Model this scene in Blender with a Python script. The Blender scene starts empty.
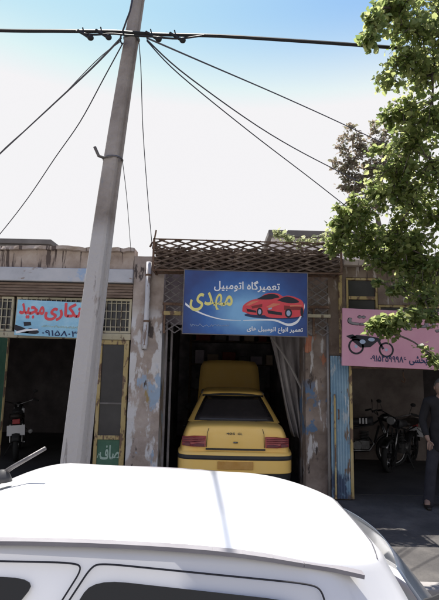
import bpy, bmesh, math, random
from mathutils import Vector, Matrix
R = math.radians
random.seed(7)
scene = bpy.context.scene
COL = scene.collection

# ------------------------------------------------------------------ camera, sky, sun, exposure
CAM = Vector((0, 0, 1.97)); PITCH = R(8.1); ROLL = R(1.2); FPX = 466.0
_f = Vector((0, math.cos(PITCH), math.sin(PITCH)))
_r0 = Vector((1, 0, 0)); _u0 = _r0.cross(_f)
_r = _r0 * math.cos(ROLL) + _u0 * math.sin(ROLL)
_u = _u0 * math.cos(ROLL) - _r0 * math.sin(ROLL)
cam = bpy.data.cameras.new('camera'); camo = bpy.data.objects.new('camera', cam); COL.objects.link(camo)
camo.matrix_world = Matrix(((_r.x, _u.x, -_f.x, CAM.x), (_r.y, _u.y, -_f.y, CAM.y), (_r.z, _u.z, -_f.z, CAM.z), (0, 0, 0, 1)))
cam.sensor_fit = 'VERTICAL'; cam.sensor_height = 24; cam.lens = 24 * FPX / 600
cam.clip_start = 0.05; cam.clip_end = 1000
scene.camera = camo

SUN_EL, SUN_AZ = R(68), R(-26)          # azimuth measured from +Y towards +X
EXPO = 2.35
w = bpy.data.worlds.new('World'); scene.world = w; w.use_nodes = True
nt = w.node_tree; nt.nodes.clear()
sky = nt.nodes.new('ShaderNodeTexSky'); sky.sky_type = 'NISHITA'; sky.sun_disc = False
sky.sun_elevation = SUN_EL; sky.sun_rotation = SUN_AZ; sky.dust_density = .45; sky.air_density = 1.1; sky.ozone_density = 1.0
bg = nt.nodes.new('ShaderNodeBackground'); wo = nt.nodes.new('ShaderNodeOutputWorld')
bg.inputs[1].default_value = 0.085
hz_ = nt.nodes.new('ShaderNodeVectorMath'); hz_.operation = 'MINIMUM'      # bright summer haze: the sky never exceeds this radiance
hz_.inputs[1].default_value = (2.10, 2.08, 2.12)
tn_ = nt.nodes.new('ShaderNodeVectorMath'); tn_.operation = 'MULTIPLY'; tn_.inputs[1].default_value = (1.07, .96, .93)      # dusty, slightly warm air
nt.links.new(sky.outputs[0], tn_.inputs[0]); pw_ = nt.nodes.new('ShaderNodeGamma'); pw_.inputs[1].default_value = 1.75
sc_ = nt.nodes.new('ShaderNodeVectorMath'); sc_.operation = 'MULTIPLY'; sc_.inputs[1].default_value = (.215, .225, .22)
nt.links.new(tn_.outputs[0], pw_.inputs[0]); nt.links.new(pw_.outputs[0], sc_.inputs[0]); # summer dust: the lower sky whitens out towards the horizon, all the way round
tc_ = nt.nodes.new('ShaderNodeTexCoord'); xyz_ = nt.nodes.new('ShaderNodeSeparateXYZ'); nt.links.new(tc_.outputs['Generated'], xyz_.inputs[0])
el_ = nt.nodes.new('ShaderNodeMapRange'); el_.interpolation_type = 'SMOOTHSTEP'; el_.inputs[1].default_value = math.sin(R(25.5)); el_.inputs[2].default_value = math.sin(R(41))
el_.inputs[3].default_value = 1; el_.inputs[4].default_value = 0; nt.links.new(xyz_.outputs[2], el_.inputs[0])
mxs_ = nt.nodes.new('ShaderNodeMix'); mxs_.data_type = 'RGBA'; mxs_.inputs[7].default_value = (2.5, 2.46, 2.48, 1)
nt.links.new(el_.outputs[0], mxs_.inputs[0]); nt.links.new(sc_.outputs[0], mxs_.inputs[6]); nt.links.new(mxs_.outputs[2], hz_.inputs[0]); nt.links.new(hz_.outputs[0], bg.inputs[0]); nt.links.new(bg.outputs[0], wo.inputs[0])
sl = bpy.data.lights.new('sun', 'SUN'); sl.energy = 2.0; sl.angle = R(0.45); sl.color = (1, .95, .87)
so = bpy.data.objects.new('sun', sl); COL.objects.link(so)
sd = Vector((math.sin(SUN_AZ) * math.cos(SUN_EL), math.cos(SUN_AZ) * math.cos(SUN_EL), math.sin(SUN_EL)))
so.rotation_euler = sd.to_track_quat('Z', 'Y').to_euler(); so.location = sd * 60
scene.view_settings.view_transform = 'Standard'; scene.view_settings.look = 'None'
scene.view_settings.gamma = 1; scene.view_settings.use_curve_mapping = False
scene.view_settings.exposure = EXPO
try:
    scene.cycles.max_bounces = 8; scene.cycles.diffuse_bounces = 4; scene.cycles.transparent_max_bounces = 8
    scene.cycles.use_denoising = True
except Exception: pass

def at(px, py, Y):
    """point of the vertical plane y=Y seen at pixel px,py of the 439x600 photograph"""
    d = _f * FPX + _r * (px - 219.5) + _u * (300 - py)
    return CAM + d * ((Y - CAM.y) / d.y)
def atd(px, py, D):
    d = (_f * FPX + _r * (px - 219.5) + _u * (300 - py)).normalized()
    return CAM + d * D

# ------------------------------------------------------------------ materials
def mat(name, cols, scale=3.0, rough=.8, bump=.0, bscale=None, metal=0, spec=.3, stops=None, detail=8, stretch=(1, 1, 1), coat=0, distort=0):
    m = bpy.data.materials.new(name); m.use_nodes = True
    n = m.node_tree.nodes; L = m.node_tree.links; b = n['Principled BSDF']
    b.inputs['Roughness'].default_value = rough; b.inputs['Metallic'].default_value = metal
    b.inputs['Specular IOR Level'].default_value = spec; b.inputs['Coat Weight'].default_value = coat
    if isinstance(cols[0], (int, float)): cols = [cols]
    if len(cols) == 1:
        b.inputs['Base Color'].default_value = (*cols[0], 1)
    tc = n.new('ShaderNodeTexCoord'); mp = n.new('ShaderNodeMapping'); mp.inputs['Scale'].default_value = stretch
    L.new(tc.outputs['Object'], mp.inputs[0])
    if len(cols) > 1:
        no = n.new('ShaderNodeTexNoise'); no.inputs['Scale'].default_value = scale; no.inputs['Detail'].default_value = detail
        no.inputs['Roughness'].default_value = .65; no.inputs['Distortion'].default_value = distort
        cr = n.new('ShaderNodeValToRGB'); e = cr.color_ramp.elements
        if stops is None: stops = [.3 + .4 * i / (len(cols) - 1) for i in range(len(cols))]
        while len(e) < len(cols): e.new(.5)
        for i, c in enumerate(cols): e[i].position = stops[i]; e[i].color = (*c, 1)
        L.new(mp.outputs[0], no.inputs[0]); L.new(no.outputs[0], cr.inputs[0]); L.new(cr.outputs[0], b.inputs['Base Color'])
    if bump:
        n2 = n.new('ShaderNodeTexNoise'); n2.inputs['Scale'].default_value = bscale or scale * 6; n2.inputs['Detail'].default_value = 6
        bp = n.new('ShaderNodeBump'); bp.inputs['Strength'].default_value = bump; bp.inputs['Distance'].default_value = .02
        L.new(mp.outputs[0], n2.inputs[0]); L.new(n2.outputs[0], bp.inputs['Height']); L.new(bp.outputs[0], b.inputs['Normal'])
    return m
def leaf_mat(name, c1, c2, c3, trans=.45):
    m = bpy.data.materials.new(name); m.use_nodes = True
    n = m.node_tree.nodes; L = m.node_tree.links; b = n['Principled BSDF']; out = n['Material Output']
    b.inputs['Roughness'].default_value = .42; b.inputs['Specular IOR Level'].default_value = .28
    g = n.new('ShaderNodeNewGeometry'); cr = n.new('ShaderNodeValToRGB'); e = cr.color_ramp.elements
    e[0].color = (*c1, 1); e[1].color = (*c3, 1); k = e.new(.5); k.color = (*c2, 1)
    L.new(g.outputs['Random Per Island'], cr.inputs[0]); L.new(cr.outputs[0], b.inputs['Base Color'])
    t = n.new('ShaderNodeBsdfTranslucent'); hs = n.new('ShaderNodeHueSaturation'); hs.inputs['Value'].default_value = 3.9; hs.inputs['Hue'].default_value = .48; hs.inputs['Saturation'].default_value = .85
    L.new(cr.outputs[0], hs.inputs['Color']); L.new(hs.outputs[0], t.inputs[0])
    mx = n.new('ShaderNodeMixShader'); mx.inputs[0].default_value = trans
    L.new(b.outputs[0], mx.inputs[1]); L.new(t.outputs[0], mx.inputs[2]); L.new(mx.outputs[0], out.inputs[0])
    return m
def layered(name, base, layers, rough=.85, bump=.4, bscale=14):
    """base noise colours, then patches: (colour, noise scale, threshold, z-range or None, stretch)"""
    m = mat(name, base, 2.2, rough, bump, bscale)
    n = m.node_tree.nodes; L = m.node_tree.links; b = n['Principled BSDF']
    src = b.inputs['Base Color'].links[0].from_socket
    tc = n.new('ShaderNodeTexCoord'); sp = n.new('ShaderNodeSeparateXYZ'); L.new(tc.outputs['Object'], sp.inputs[0])
    for i, (c, sc, th, zr, st) in enumerate(layers):
        mp = n.new('ShaderNodeMapping'); mp.inputs['Scale'].default_value = st; mp.inputs['Location'].default_value = (3.1 * i, 1.7 * i, .9 * i)
        L.new(tc.outputs['Object'], mp.inputs[0])
        no = n.new('ShaderNodeTexNoise'); no.inputs['Scale'].default_value = sc; no.inputs['Detail'].default_value = 9; no.inputs['Roughness'].default_value = .6
        L.new(mp.outputs[0], no.inputs[0])
        mr = n.new('ShaderNodeMapRange'); mr.inputs[1].default_value = th; mr.inputs[2].default_value = th + .035
        L.new(no.outputs[0], mr.inputs[0]); fac = mr.outputs[0]
        if zr:
            for lo, hi, a, bb in ((zr[0] - .12, zr[0] + .12, 0, 1), (zr[1] - .12, zr[1] + .12, 1, 0)):
                q = n.new('ShaderNodeMapRange'); q.inputs[1].default_value = lo; q.inputs[2].default_value = hi
                q.inputs[3].default_value = a; q.inputs[4].default_value = bb; L.new(sp.outputs[2], q.inputs[0])
                mu = n.new('ShaderNodeMath'); mu.operation = 'MULTIPLY'; L.new(fac, mu.inputs[0]); L.new(q.outputs[0], mu.inputs[1]); fac = mu.outputs[0]
        mx = n.new('ShaderNodeMix'); mx.data_type = 'RGBA'; L.new(fac, mx.inputs[0]); L.new(src, mx.inputs[6]); mx.inputs[7].default_value = (*c, 1)
        src = mx.outputs[2]
    L.new(src, b.inputs['Base Color'])
    return m

M = {}
M['asphalt'] = mat('asphalt', [(.12, .112, .105), (.17, .16, .15), (.22, .205, .19)], 1.5, .9, .5, 60)
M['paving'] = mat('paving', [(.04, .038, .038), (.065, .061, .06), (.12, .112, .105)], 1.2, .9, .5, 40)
M['kerb'] = mat('kerb', [(.2, .19, .18), (.32, .3, .29)], 3, .9, .4)
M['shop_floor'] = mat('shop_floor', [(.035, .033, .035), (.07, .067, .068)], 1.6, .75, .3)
M['concrete'] = mat('concrete', [(.13, .12, .115), (.21, .195, .19), (.28, .265, .26)], 2.5, .9, .4, 30, stretch=(1, 1, .35))
M['pole'] = layered('pole', [(.17, .145, .13), (.26, .23, .21), (.33, .30, .28)],
    [((.385, .37, .365), 5, .36, (-1, 3.25), (1, 1, .35)), ((.24, .225, .22), 11, .63, None, (1, 1, .18)), ((.09, .085, .085), 15, .71, None, (1, 1, .3))], .9, .7, 24)
M['steel'] = mat('steel', [(.09, .085, .085), (.16, .15, .15)], 8, .5, .2, metal=.6)
M['rust'] = mat('rust', [(.06, .035, .025), (.13, .078, .052), (.2, .14, .10)], 9, .85, .4)
M['lattice'] = mat('lattice', [(.055, .036, .027), (.10, .07, .053), (.20, .15, .12)], 5, .8, .4)
M['grey_lattice'] = mat('grey_lattice', [(.10, .09, .09), (.2, .18, .175)], 6, .7, .2)
M['black'] = mat('black', [(.012, .012, .013), (.02, .02, .021)], 8, .6)
M['rubber'] = mat('rubber', (.018, .018, .018), rough=.85)
M['cable'] = mat('cable', (.012, .012, .014), rough=.6)
M['wire'] = mat('wire', (.03, .03, .045), rough=.6)
M['brown_wall'] = layered('brown_wall', [(.09, .065, .05), (.16, .12, .093), (.24, .19, .155)],
    [((.36, .32, .30), 6, .57, None, (1.6, 1, .3)), ((.06, .045, .04), 8, .60, None, (1.5, 1, .2))])
M['parapet'] = layered('parapet', [(.22, .165, .13), (.37, .30, .25), (.48, .42, .37)],
    [((.10, .075, .065), 7, .56, None, (1.8, 1, .15)), ((.5, .47, .45), 8, .63, None, (1.5, 1, .12)), ((.05, .04, .035), 10, .66, None, (1.5, 1, .25))])
M['band'] = layered('band', [(.36, .37, .40), (.44, .45, .48), (.5, .5, .52)], [((.25, .2, .17), 5, .63, None, (.6, 1, 2)), ((.3, .4, .55), 1.4, .60, None, (1, 1, 1))], .6, .15)
M['old_pipe'] = layered('old_pipe', [(.42, .42, .44), (.5, .5, .52), (.56, .56, .57)], [((.22, .17, .14), 6, .56, None, (2, 2, .4)), ((.3, .4, .52), 3, .6, None, (1, 1, .6))], .7, .15)
M['shutter'] = mat('shutter', [(.10, .068, .05), (.17, .12, .09), (.23, .175, .135)], 3, .7, .2, stretch=(1, 1, 4))
M['pillar'] = layered('pillar', [(.20, .155, .13), (.33, .275, .24), (.45, .39, .35)],
    [((.53, .52, .52), 2.6, .48, (.3, 2.75), (1.2, 1, .5)), ((.27, .35, .45), 3.0, .53, (.2, 1.9), (1.1, 1, .6)), ((.075, .06, .055), 5, .60, None, (1.2, 1, .45)), ((.3, .22, .10), 5, .66, (0, 2.4), (2, 1, .3))])
M['jamb'] = layered('jamb', [(.105, .08, .066), (.18, .142, .12), (.27, .22, .19)],
    [((.40, .385, .38), 4, .55, (.3, 2.6), (1.6, 1, .35)), ((.085, .14, .23), 3.2, .54, (.9, 1.75), (1.1, 1, .8)), ((.30, .13, .08), 5, .6, (1.9, 2.5), (1.6, 1, .6)), ((.05, .04, .038), 6, .6, None, (1.4, 1, .4))])
M['blue_door'] = layered('blue_door', [(.15, .26, .36), (.21, .33, .43), (.28, .40, .48)],
    [((.20, .14, .10), 6, .57, None, (1.3, 1, .4)), ((.42, .47, .5), 7, .58, None, (1.4, 1, .5)), ((.05, .06, .08), 8, .67, None, (1.2, 1, .4)), ((.07, .10, .16), 3, .5, (0, .55), (1, 1, .6))], .6, .2)
M['yellow_paint'] = layered('yellow_paint', [(.30, .22, .09), (.38, .29, .13), (.44, .37, .22)], [((.14, .09, .06), 8, .53, None, (1.5, 1, .6))], .7, .2)
M['cream_paint'] = layered('cream_paint', [(.3, .26, .17), (.4, .36, .25), (.48, .43, .33)], [((.15, .11, .08), 8, .57, None, (1.5, 1, .6))], .7, .2)
M['green_panel'] = layered('green_panel', [(.035, .095, .06), (.055, .13, .085), (.08, .16, .11)], [((.16, .18, .15), 5, .64, None, (1, 1, 1))], .6, .15)
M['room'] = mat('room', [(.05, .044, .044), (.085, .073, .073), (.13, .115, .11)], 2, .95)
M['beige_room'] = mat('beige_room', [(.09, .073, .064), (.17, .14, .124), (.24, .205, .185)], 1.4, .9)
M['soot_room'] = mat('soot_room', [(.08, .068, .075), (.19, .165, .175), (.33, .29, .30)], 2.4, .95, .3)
M['roof'] = mat('roof', [(.12, .11, .105), (.2, .185, .175)], 2, .95)
M['dark_glass'] = mat('dark_glass', [(.014, .014, .016), (.03, .028, .03)], 3, .25, spec=.4)
M['white_paint'] = mat('white_paint', [(.64, .64, .65), (.69, .69, .70)], 1.5, .28, coat=.35, spec=.4)
M['taxi_yellow'] = mat('taxi_yellow', [(.90, .58, .15), (.93, .61, .17), (.92, .62, .20)], 2.2, .38, coat=.2, spec=.4)
M['car_glass'] = mat('car_glass', (.008, .009, .012), rough=.08, spec=.4)
M['taxi_glass'] = mat('taxi_glass', [(.03, .027, .03), (.055, .05, .053)], 2, .2, spec=.5)
M['rear_glass'] = mat('rear_glass', [(.07, .085, .11), (.10, .12, .15)], 2, .14, spec=.8)  # lighter blue-grey base colour stands in for sky reflected in the rear window
M['trim'] = mat('trim', [(.03, .03, .032), (.045, .045, .048)], 6, .55)
M['rail'] = mat('rail', [(.19, .18, .195), (.25, .24, .255)], 5, .5)
M['seam'] = mat('seam', (.03, .03, .035), rough=.8)
M['faint_seam'] = mat('faint_seam', (.10, .10, .11), rough=.8)
M['red_lamp'] = mat('red_lamp', [(.30, .04, .045), (.38, .06, .06)], 9, .25, coat=.3)
M['dark_lamp'] = mat('dark_lamp', [(.10, .012, .02), (.15, .02, .03)], 9, .3, coat=.2)
M['clear_lamp'] = mat('clear_lamp', (.2, .2, .2), rough=.2)
M['plate_white'] = mat('plate_white', [(.5, .5, .52), (.6, .6, .61)], 8, .5)
M['plate_orange'] = mat('plate_orange', [(.5, .25, .05), (.6, .36, .12)], 5, .5)
M['chrome'] = mat('chrome', [(.06, .055, .05), (.16, .16, .16), (.34, .34, .35)], 9, .32, metal=1)
M['alloy'] = mat('alloy', [(.06, .058, .055), (.15, .15, .15)], 7, .45, metal=.7)
M['skin'] = mat('skin', [(.24, .155, .12), (.28, .185, .145)], 6, .55)
M['hair'] = mat('hair', [(.03, .027, .025), (.10, .095, .09)], 40, .8)
M['black_cloth'] = mat('black_cloth', [(.012, .012, .014), (.02, .02, .024)], 12, .9)
M['trousers'] = mat('trousers', [(.022, .022, .03), (.036, .036, .046)], 10, .9, .3)
M['leather'] = mat('leather', (.02, .016, .014), rough=.5)
M['eye'] = mat('eye', (.10, .085, .08), rough=.3)
M['curtain'] = mat('curtain', [(.12, .108, .108), (.21, .192, .192), (.30, .28, .28)], 3, .9, .2, stretch=(2, 2, .4))
M['rag'] = mat('rag', [(.34, .12, .07), (.42, .2, .13)], 6, .9)
M['bark'] = mat('bark', [(.05, .042, .036), (.10, .085, .075), (.15, .13, .115)], 7, .95, .7, stretch=(1, 1, .3))
M['leaf'] = leaf_mat('leaf', (.045, .075, .018), (.085, .115, .03), (.15, .17, .06), .56)
M['dry_leaf'] = leaf_mat('dry_leaf', (.10, .085, .055), (.14, .115, .08), (.09, .10, .05), .3)
M['far_leaf'] = leaf_mat('far_leaf', (.09, .11, .05), (.12, .14, .06), (.15, .16, .08), .45)
M['pale_plaster'] = mat('pale_plaster', [(.66, .6, .6), (.72, .66, .66), (.75, .7, .7)], 1, .9)
M['white_print'] = mat('white_print', (.75, .76, .78), rough=.5)
M['yellow_print'] = mat('yellow_print', (.72, .66, .22), rough=.5)
M['red_print'] = mat('red_print', [(.6, .05, .07), (.66, .09, .1)], 4, .5)
M['dark_red_print'] = mat('dark_red_print', (.22, .03, .03), rough=.5)
M['orange_print'] = mat('orange_print', (.62, .2, .12), rough=.5)
M['black_print'] = mat('black_print', (.02, .02, .03), rough=.5)
M['navy_print'] = mat('navy_print', (.02, .035, .10), rough=.5)
M['grey_print'] = mat('grey_print', [(.16, .15, .17), (.26, .25, .27)], 10, .5)
M['pale_print'] = mat('pale_print', (.32, .40, .55), rough=.5)
M['dun_print'] = mat('dun_print', (.5, .55, .4), rough=.5)
M['pink'] = mat('pink', [(.50, .24, .34), (.56, .29, .39), (.58, .33, .42)], 1.6, .55)
M['chalk'] = mat('chalk', [(.3, .42, .34), (.42, .52, .45)], 20, .9)
M['box_card'] = mat('box_card', [(.36, .27, .2), (.45, .35, .27)], 4, .9)
M['box_grey'] = mat('box_grey', [(.4, .34, .4), (.55, .48, .53)], 4, .8)
M['box_red'] = mat('box_red', [(.2, .04, .03), (.26, .06, .05)], 4, .7)
def sign_blue():
    m = mat('sign_blue', (.02, .04, .2), rough=.4); n = m.node_tree.nodes; L = m.node_tree.links; b = n['Principled BSDF']
    tc = n.new('ShaderNodeTexCoord'); mp = n.new('ShaderNodeMapping'); mp.inputs['Location'].default_value = (-.0, 0, -.48); mp.inputs['Scale'].default_value = (1.15, 0, 1.5)
    L.new(tc.outputs['Object'], mp.inputs[0])
    gr = n.new('ShaderNodeTexGradient'); gr.gradient_type = 'SPHERICAL'; L.new(mp.outputs[0], gr.inputs[0])
    no = n.new('ShaderNodeTexNoise'); no.inputs['Scale'].default_value = 5; no.inputs['Detail'].default_value = 5; L.new(tc.outputs['Object'], no.inputs[0])
    ma = n.new('ShaderNodeMath'); ma.operation = 'MULTIPLY_ADD'; ma.inputs[1].default_value = .35; L.new(no.outputs[0], ma.inputs[0]); L.new(gr.outputs[0], ma.inputs[2])
    cr = n.new('ShaderNodeValToRGB'); e = cr.color_ramp.elements
    e[0].position = .12; e[0].color = (.028, .05, .17, 1); e[1].position = 1.0; e[1].color = (.20, .42, .66, 1)
    k = e.new(.55); k.color = (.035, .12, .36, 1)
    L.new(ma.outputs[0], cr.inputs[0]); L.new(cr.outputs[0], b.inputs['Base Color']); return m
M['sign_blue'] = sign_blue()
M['sign_cyan'] = mat('sign_cyan', [(.16, .36, .55), (.26, .5, .66), (.42, .62, .74)], 2.2, .45, stretch=(1, 1, 1.8))

# ------------------------------------------------------------------ mesh helpers
class MB:
    def __init__(s): s.v = []; s.f = []
    def add(s, vs, fs):
        o = len(s.v); s.v += [tuple(p) for p in vs]; s.f += [tuple(i + o for i in f) for f in fs]; return s
    def box(s, x0, x1, y0, y1, z0, z1):
        return s.add([(x0, y0, z0), (x1, y0, z0), (x1, y1, z0), (x0, y1, z0), (x0, y0, z1), (x1, y0, z1), (x1, y1, z1), (x0, y1, z1)],
                     [(0, 3, 2, 1), (4, 5, 6, 7), (0, 1, 5, 4), (1, 2, 6, 5), (2, 3, 7, 6), (3, 0, 4, 7)])
    def bar(s, a, b, w, h, up=(0, 0, 1)):
        a, b = Vector(a), Vector(b); d = (b - a).normalized(); u = Vector(up)
        if abs(d.dot(u)) > .99: u = Vector((0, 1, 0))
        x = d.cross(u).normalized(); z = x.cross(d)
        vs = [p + x * i * w / 2 + z * j * h / 2 for p in (a, b) for i, j in ((-1, -1), (1, -1), (1, 1), (-1, 1))]
        return s.add(vs, [(3, 2, 1, 0), (4, 5, 6, 7), (0, 1, 5, 4), (1, 2, 6, 5), (2, 3, 7, 6), (3, 0, 4, 7)])
    def tube(s, pts, r, n=8, caps=True):
        pts = [Vector(p) for p in pts]; k = len(pts)
        rs = r if isinstance(r, (list, tuple)) else [r] * k
        rings = []; prev = None
        for i, p in enumerate(pts):
            d = (pts[min(i + 1, k - 1)] - pts[max(i - 1, 0)]).normalized()
            if prev is None:
                u = Vector((0, 0, 1)) if abs(d.z) < .9 else Vector((1, 0, 0)); x = d.cross(u).normalized()
            else: x = (prev - d * prev.dot(d)).normalized()
            prev = x; y = d.cross(x)
            rings.append([p + (x * math.cos(2 * math.pi * j / n) + y * math.sin(2 * math.pi * j / n)) * rs[i] for j in range(n)])
        vs = [q for rg in rings for q in rg]; fs = []
        for i in range(k - 1):
            for j in range(n):
                fs.append((i * n + j, i * n + (j + 1) % n, (i + 1) * n + (j + 1) % n, (i + 1) * n + j))
        if caps: fs += [tuple(range(n - 1, -1, -1)), tuple((k - 1) * n + j for j in range(n))]
        return s.add(vs, fs)
    def poly(s, pts, ext):
        """flat polygon pushed along ext"""
        e = Vector(ext); n = len(pts); a = [Vector(p) for p in pts]; b = [p + e for p in a]
        fs = [tuple(range(n)), tuple(range(2 * n - 1, n - 1, -1))] + [(i, i + n, (i + 1) % n + n, (i + 1) % n) for i in range(n)]
        return s.add(a + b, fs)
    def loft(s, rings, closed=True, cap0=False, cap1=False):
        n = len(rings[0]); vs = [p for r in rings for p in r]; fs = []
        for i in range(len(rings) - 1):
            for j in range(n if closed else n - 1):
                fs.append((i * n + j, i * n + (j + 1) % n, (i + 1) * n + (j + 1) % n, (i + 1) * n + j))
        if cap0: fs.append(tuple(range(n - 1, -1, -1)))
        if cap1: fs.append(tuple((len(rings) - 1) * n + j for j in range(n)))
        return s.add(vs, fs)
    def lathe(s, prof, c, axis='y', n=24):
        """prof: list of (radius, along)"""
        rings = []
        for r, a in prof:
            rg = []
            for j in range(n):
                t = 2 * math.pi * j / n; p, q = r * math.cos(t), r * math.sin(t)
                rg.append(Vector(c) + Vector({'y': (p, a, q), 'x': (a, p, q), 'z': (p, q, a)}[axis]))
            rings.append(rg)
        return s.loft(rings)
    def ball(s, c, rx, ry, rz, nu=12, nv=8):
        rings = []
        for i in range(nv + 1):
            t = math.pi * i / nv; rr = max(math.sin(t), .001)
            rings.append([Vector(c) + Vector((rx * rr * math.cos(2 * math.pi * j / nu), ry * rr * math.sin(2 * math.pi * j / nu), -rz * math.cos(t))) for j in range(nu)])
        return s.loft(rings)
    def build(s, name, m, parent=None, world=True, smooth=False, bevel=0, subsurf=0):
        me = bpy.data.meshes.new(name)
        off = Vector((0, 0, 0))
        if parent is not None and world:
            q = parent
            while q is not None: off += q.location; q = q.parent
        me.from_pydata([tuple(Vector(p) - off) for p in s.v], [], s.f)
        bm = bmesh.new(); bm.from_mesh(me); bmesh.ops.recalc_face_normals(bm, faces=bm.faces[:]); bm.to_mesh(me); bm.free()
        me.materials.append(m)
        o = bpy.data.objects.new(name, me); COL.objects.link(o)
        if parent is not None: o.parent = parent
        if smooth:
            for p in me.polygons: p.use_smooth = True
        if bevel:
            b = o.modifiers.new('bevel', 'BEVEL'); b.width = bevel; b.segments = 2; b.limit_method = 'ANGLE'; b.angle_limit = R(40)
        if subsurf:
            b = o.modifiers.new('sub', 'SUBSURF'); b.levels = subsurf; b.render_levels = subsurf
        return o
def tag(o, label=None, cat=None, group=None, kind=None):
    if label: o['label'] = label
    if cat: o['category'] = cat
    if group: o['group'] = group
    if kind: o['kind'] = kind
    return o
def thing(name, loc, label, cat, group=None, rz=0, rot=None):
    o = bpy.data.objects.new(name, None); COL.objects.link(o); o.empty_display_size = .2
    o.location = loc; o.rotation_euler = rot or (0, 0, rz); return tag(o, label, cat, group)
def copy_tree(o, parent=None):
    c = o.copy(); COL.objects.link(c); c.parent = parent
    for ch in list(o.children): copy_tree(ch, c)
    return c

# ---- Persian lettering: letters are joined by hand (isolated, final, initial, medial)
FORMS = {'ا': (0xFE8D, 0xFE8E), 'ب': (0xFE8F, 0xFE90, 0xFE91, 0xFE92), 'ت': (0xFE95, 0xFE96, 0xFE97, 0xFE98), 'ج': (0xFE9D, 0xFE9E, 0xFE9F, 0xFEA0),
    'خ': (0xFEA5, 0xFEA6, 0xFEA7, 0xFEA8), 'د': (0xFEA9, 0xFEAA), 'ر': (0xFEAD, 0xFEAE), 'س': (0xFEB1, 0xFEB2, 0xFEB3, 0xFEB4), 'ش': (0xFEB5, 0xFEB6, 0xFEB7, 0xFEB8),
    'ص': (0xFEB9, 0xFEBA, 0xFEBB, 0xFEBC), 'ع': (0xFEC9, 0xFECA, 0xFECB, 0xFECC), 'ف': (0xFED1, 0xFED2, 0xFED3, 0xFED4), 'ک': (0xFB8E, 0xFB8F, 0xFB90, 0xFB91),
    'گ': (0xFB92, 0xFB93, 0xFB94, 0xFB95), 'ل': (0xFEDD, 0xFEDE, 0xFEDF, 0xFEE0), 'م': (0xFEE1, 0xFEE2, 0xFEE3, 0xFEE4), 'ن': (0xFEE5, 0xFEE6, 0xFEE7, 0xFEE8),
    'ه': (0xFEE9, 0xFEEA, 0xFEEB, 0xFEEC), 'و': (0xFEED, 0xFEEE), 'ی': (0xFBFC, 0xFBFD, 0xFBFE, 0xFBFF)}
def shape(t):
    out = []
    for i, c in enumerate(t):
        if c not in FORMS: out.append(c); continue
        p = t[i - 1] if i else ' '; q = t[i + 1] if i + 1 < len(t) else ' '
        jp = p in FORMS and len(FORMS[p]) == 4; jn = q in FORMS and len(FORMS[c]) == 4
        out.append(chr(FORMS[c][(3 if jn else 1) if jp else (2 if jn else 0)]))
    return ''.join(reversed(out))
def lettering(name, txt, m, parent, x0, x1, z0, z1, y, bold=.0, persian=True, shear=0):
    """text stretched into the box x0..x1, z0..z1 of a board facing -y (local coordinates of the parent's root)"""
    c = bpy.data.curves.new('text', 'FONT'); c.body = shape(txt) if persian else txt; c.offset = .012; c.extrude = 0; c.shear = shear
    c.resolution_u = 3
    t = bpy.data.objects.new('text', c); COL.objects.link(t); bpy.context.view_layer.update()
    me = bpy.data.meshes.new_from_object(t.evaluated_get(bpy.context.evaluated_depsgraph_get()))
    bpy.data.objects.remove(t); bpy.data.curves.remove(c)
    me.name = name
    xs = [v.co.x for v in me.vertices]; ys = [v.co.y for v in me.vertices]
    a, b, d, e = min(xs), max(xs), min(ys), max(ys)
    for v in me.vertices:
        v.co = Vector((x0 + (v.co.x - a) / (b - a) * (x1 - x0), y, z0 + (v.co.y - d) / (e - d) * (z1 - z0)))
    # heavier strokes: the outline is laid down several times with small shifts, each a hair above the last
    vv = [v.co.copy() for v in me.vertices]; ff = [tuple(p.vertices) for p in me.polygons]
    mb = MB(); d_ = bold * (z1 - z0) * .9; k = 0
    for ox, oz in ((0, 0), (d_, 0), (-d_, 0), (0, d_), (0, -d_), (d_ * .7, d_ * .7), (-d_ * .7, -d_ * .7)):
        mb.add([v + Vector((ox, -.00025 * k, oz)) for v in vv], ff); k += 1
    me.clear_geometry(); me.from_pydata(mb.v, [], mb.f)
    me.materials.clear(); me.materials.append(m)
    o = bpy.data.objects.new(name, me); COL.objects.link(o); o.parent = parent
    return o

# ------------------------------------------------------------------ setting: ground
FL = .12
def struct(o): o['kind'] = 'structure'; return o
struct(MB().add([(-300, -300, 0), (300, -300, 0), (300, 300, 0), (-300, 300, 0)], [(0, 1, 2, 3)]).build('road', M['asphalt']))
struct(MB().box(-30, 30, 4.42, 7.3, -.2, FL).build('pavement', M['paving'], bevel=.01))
kb = MB(); x = -30
while x < 30:
    kb.box(x, x + .79, 4.25, 4.41, -.2, FL + .015); x += .8
struct(kb.build('kerb', M['kerb'], bevel=.015))
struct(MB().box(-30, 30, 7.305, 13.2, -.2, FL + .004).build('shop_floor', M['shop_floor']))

# ------------------------------------------------------------------ buildings
Y0, YB = 7.0, 12.8
def hz(py, px=219.5, Y=Y0): return at(px, py, Y).z
def hx(px, py=380, Y=Y0): return at(px, py, Y).x
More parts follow.
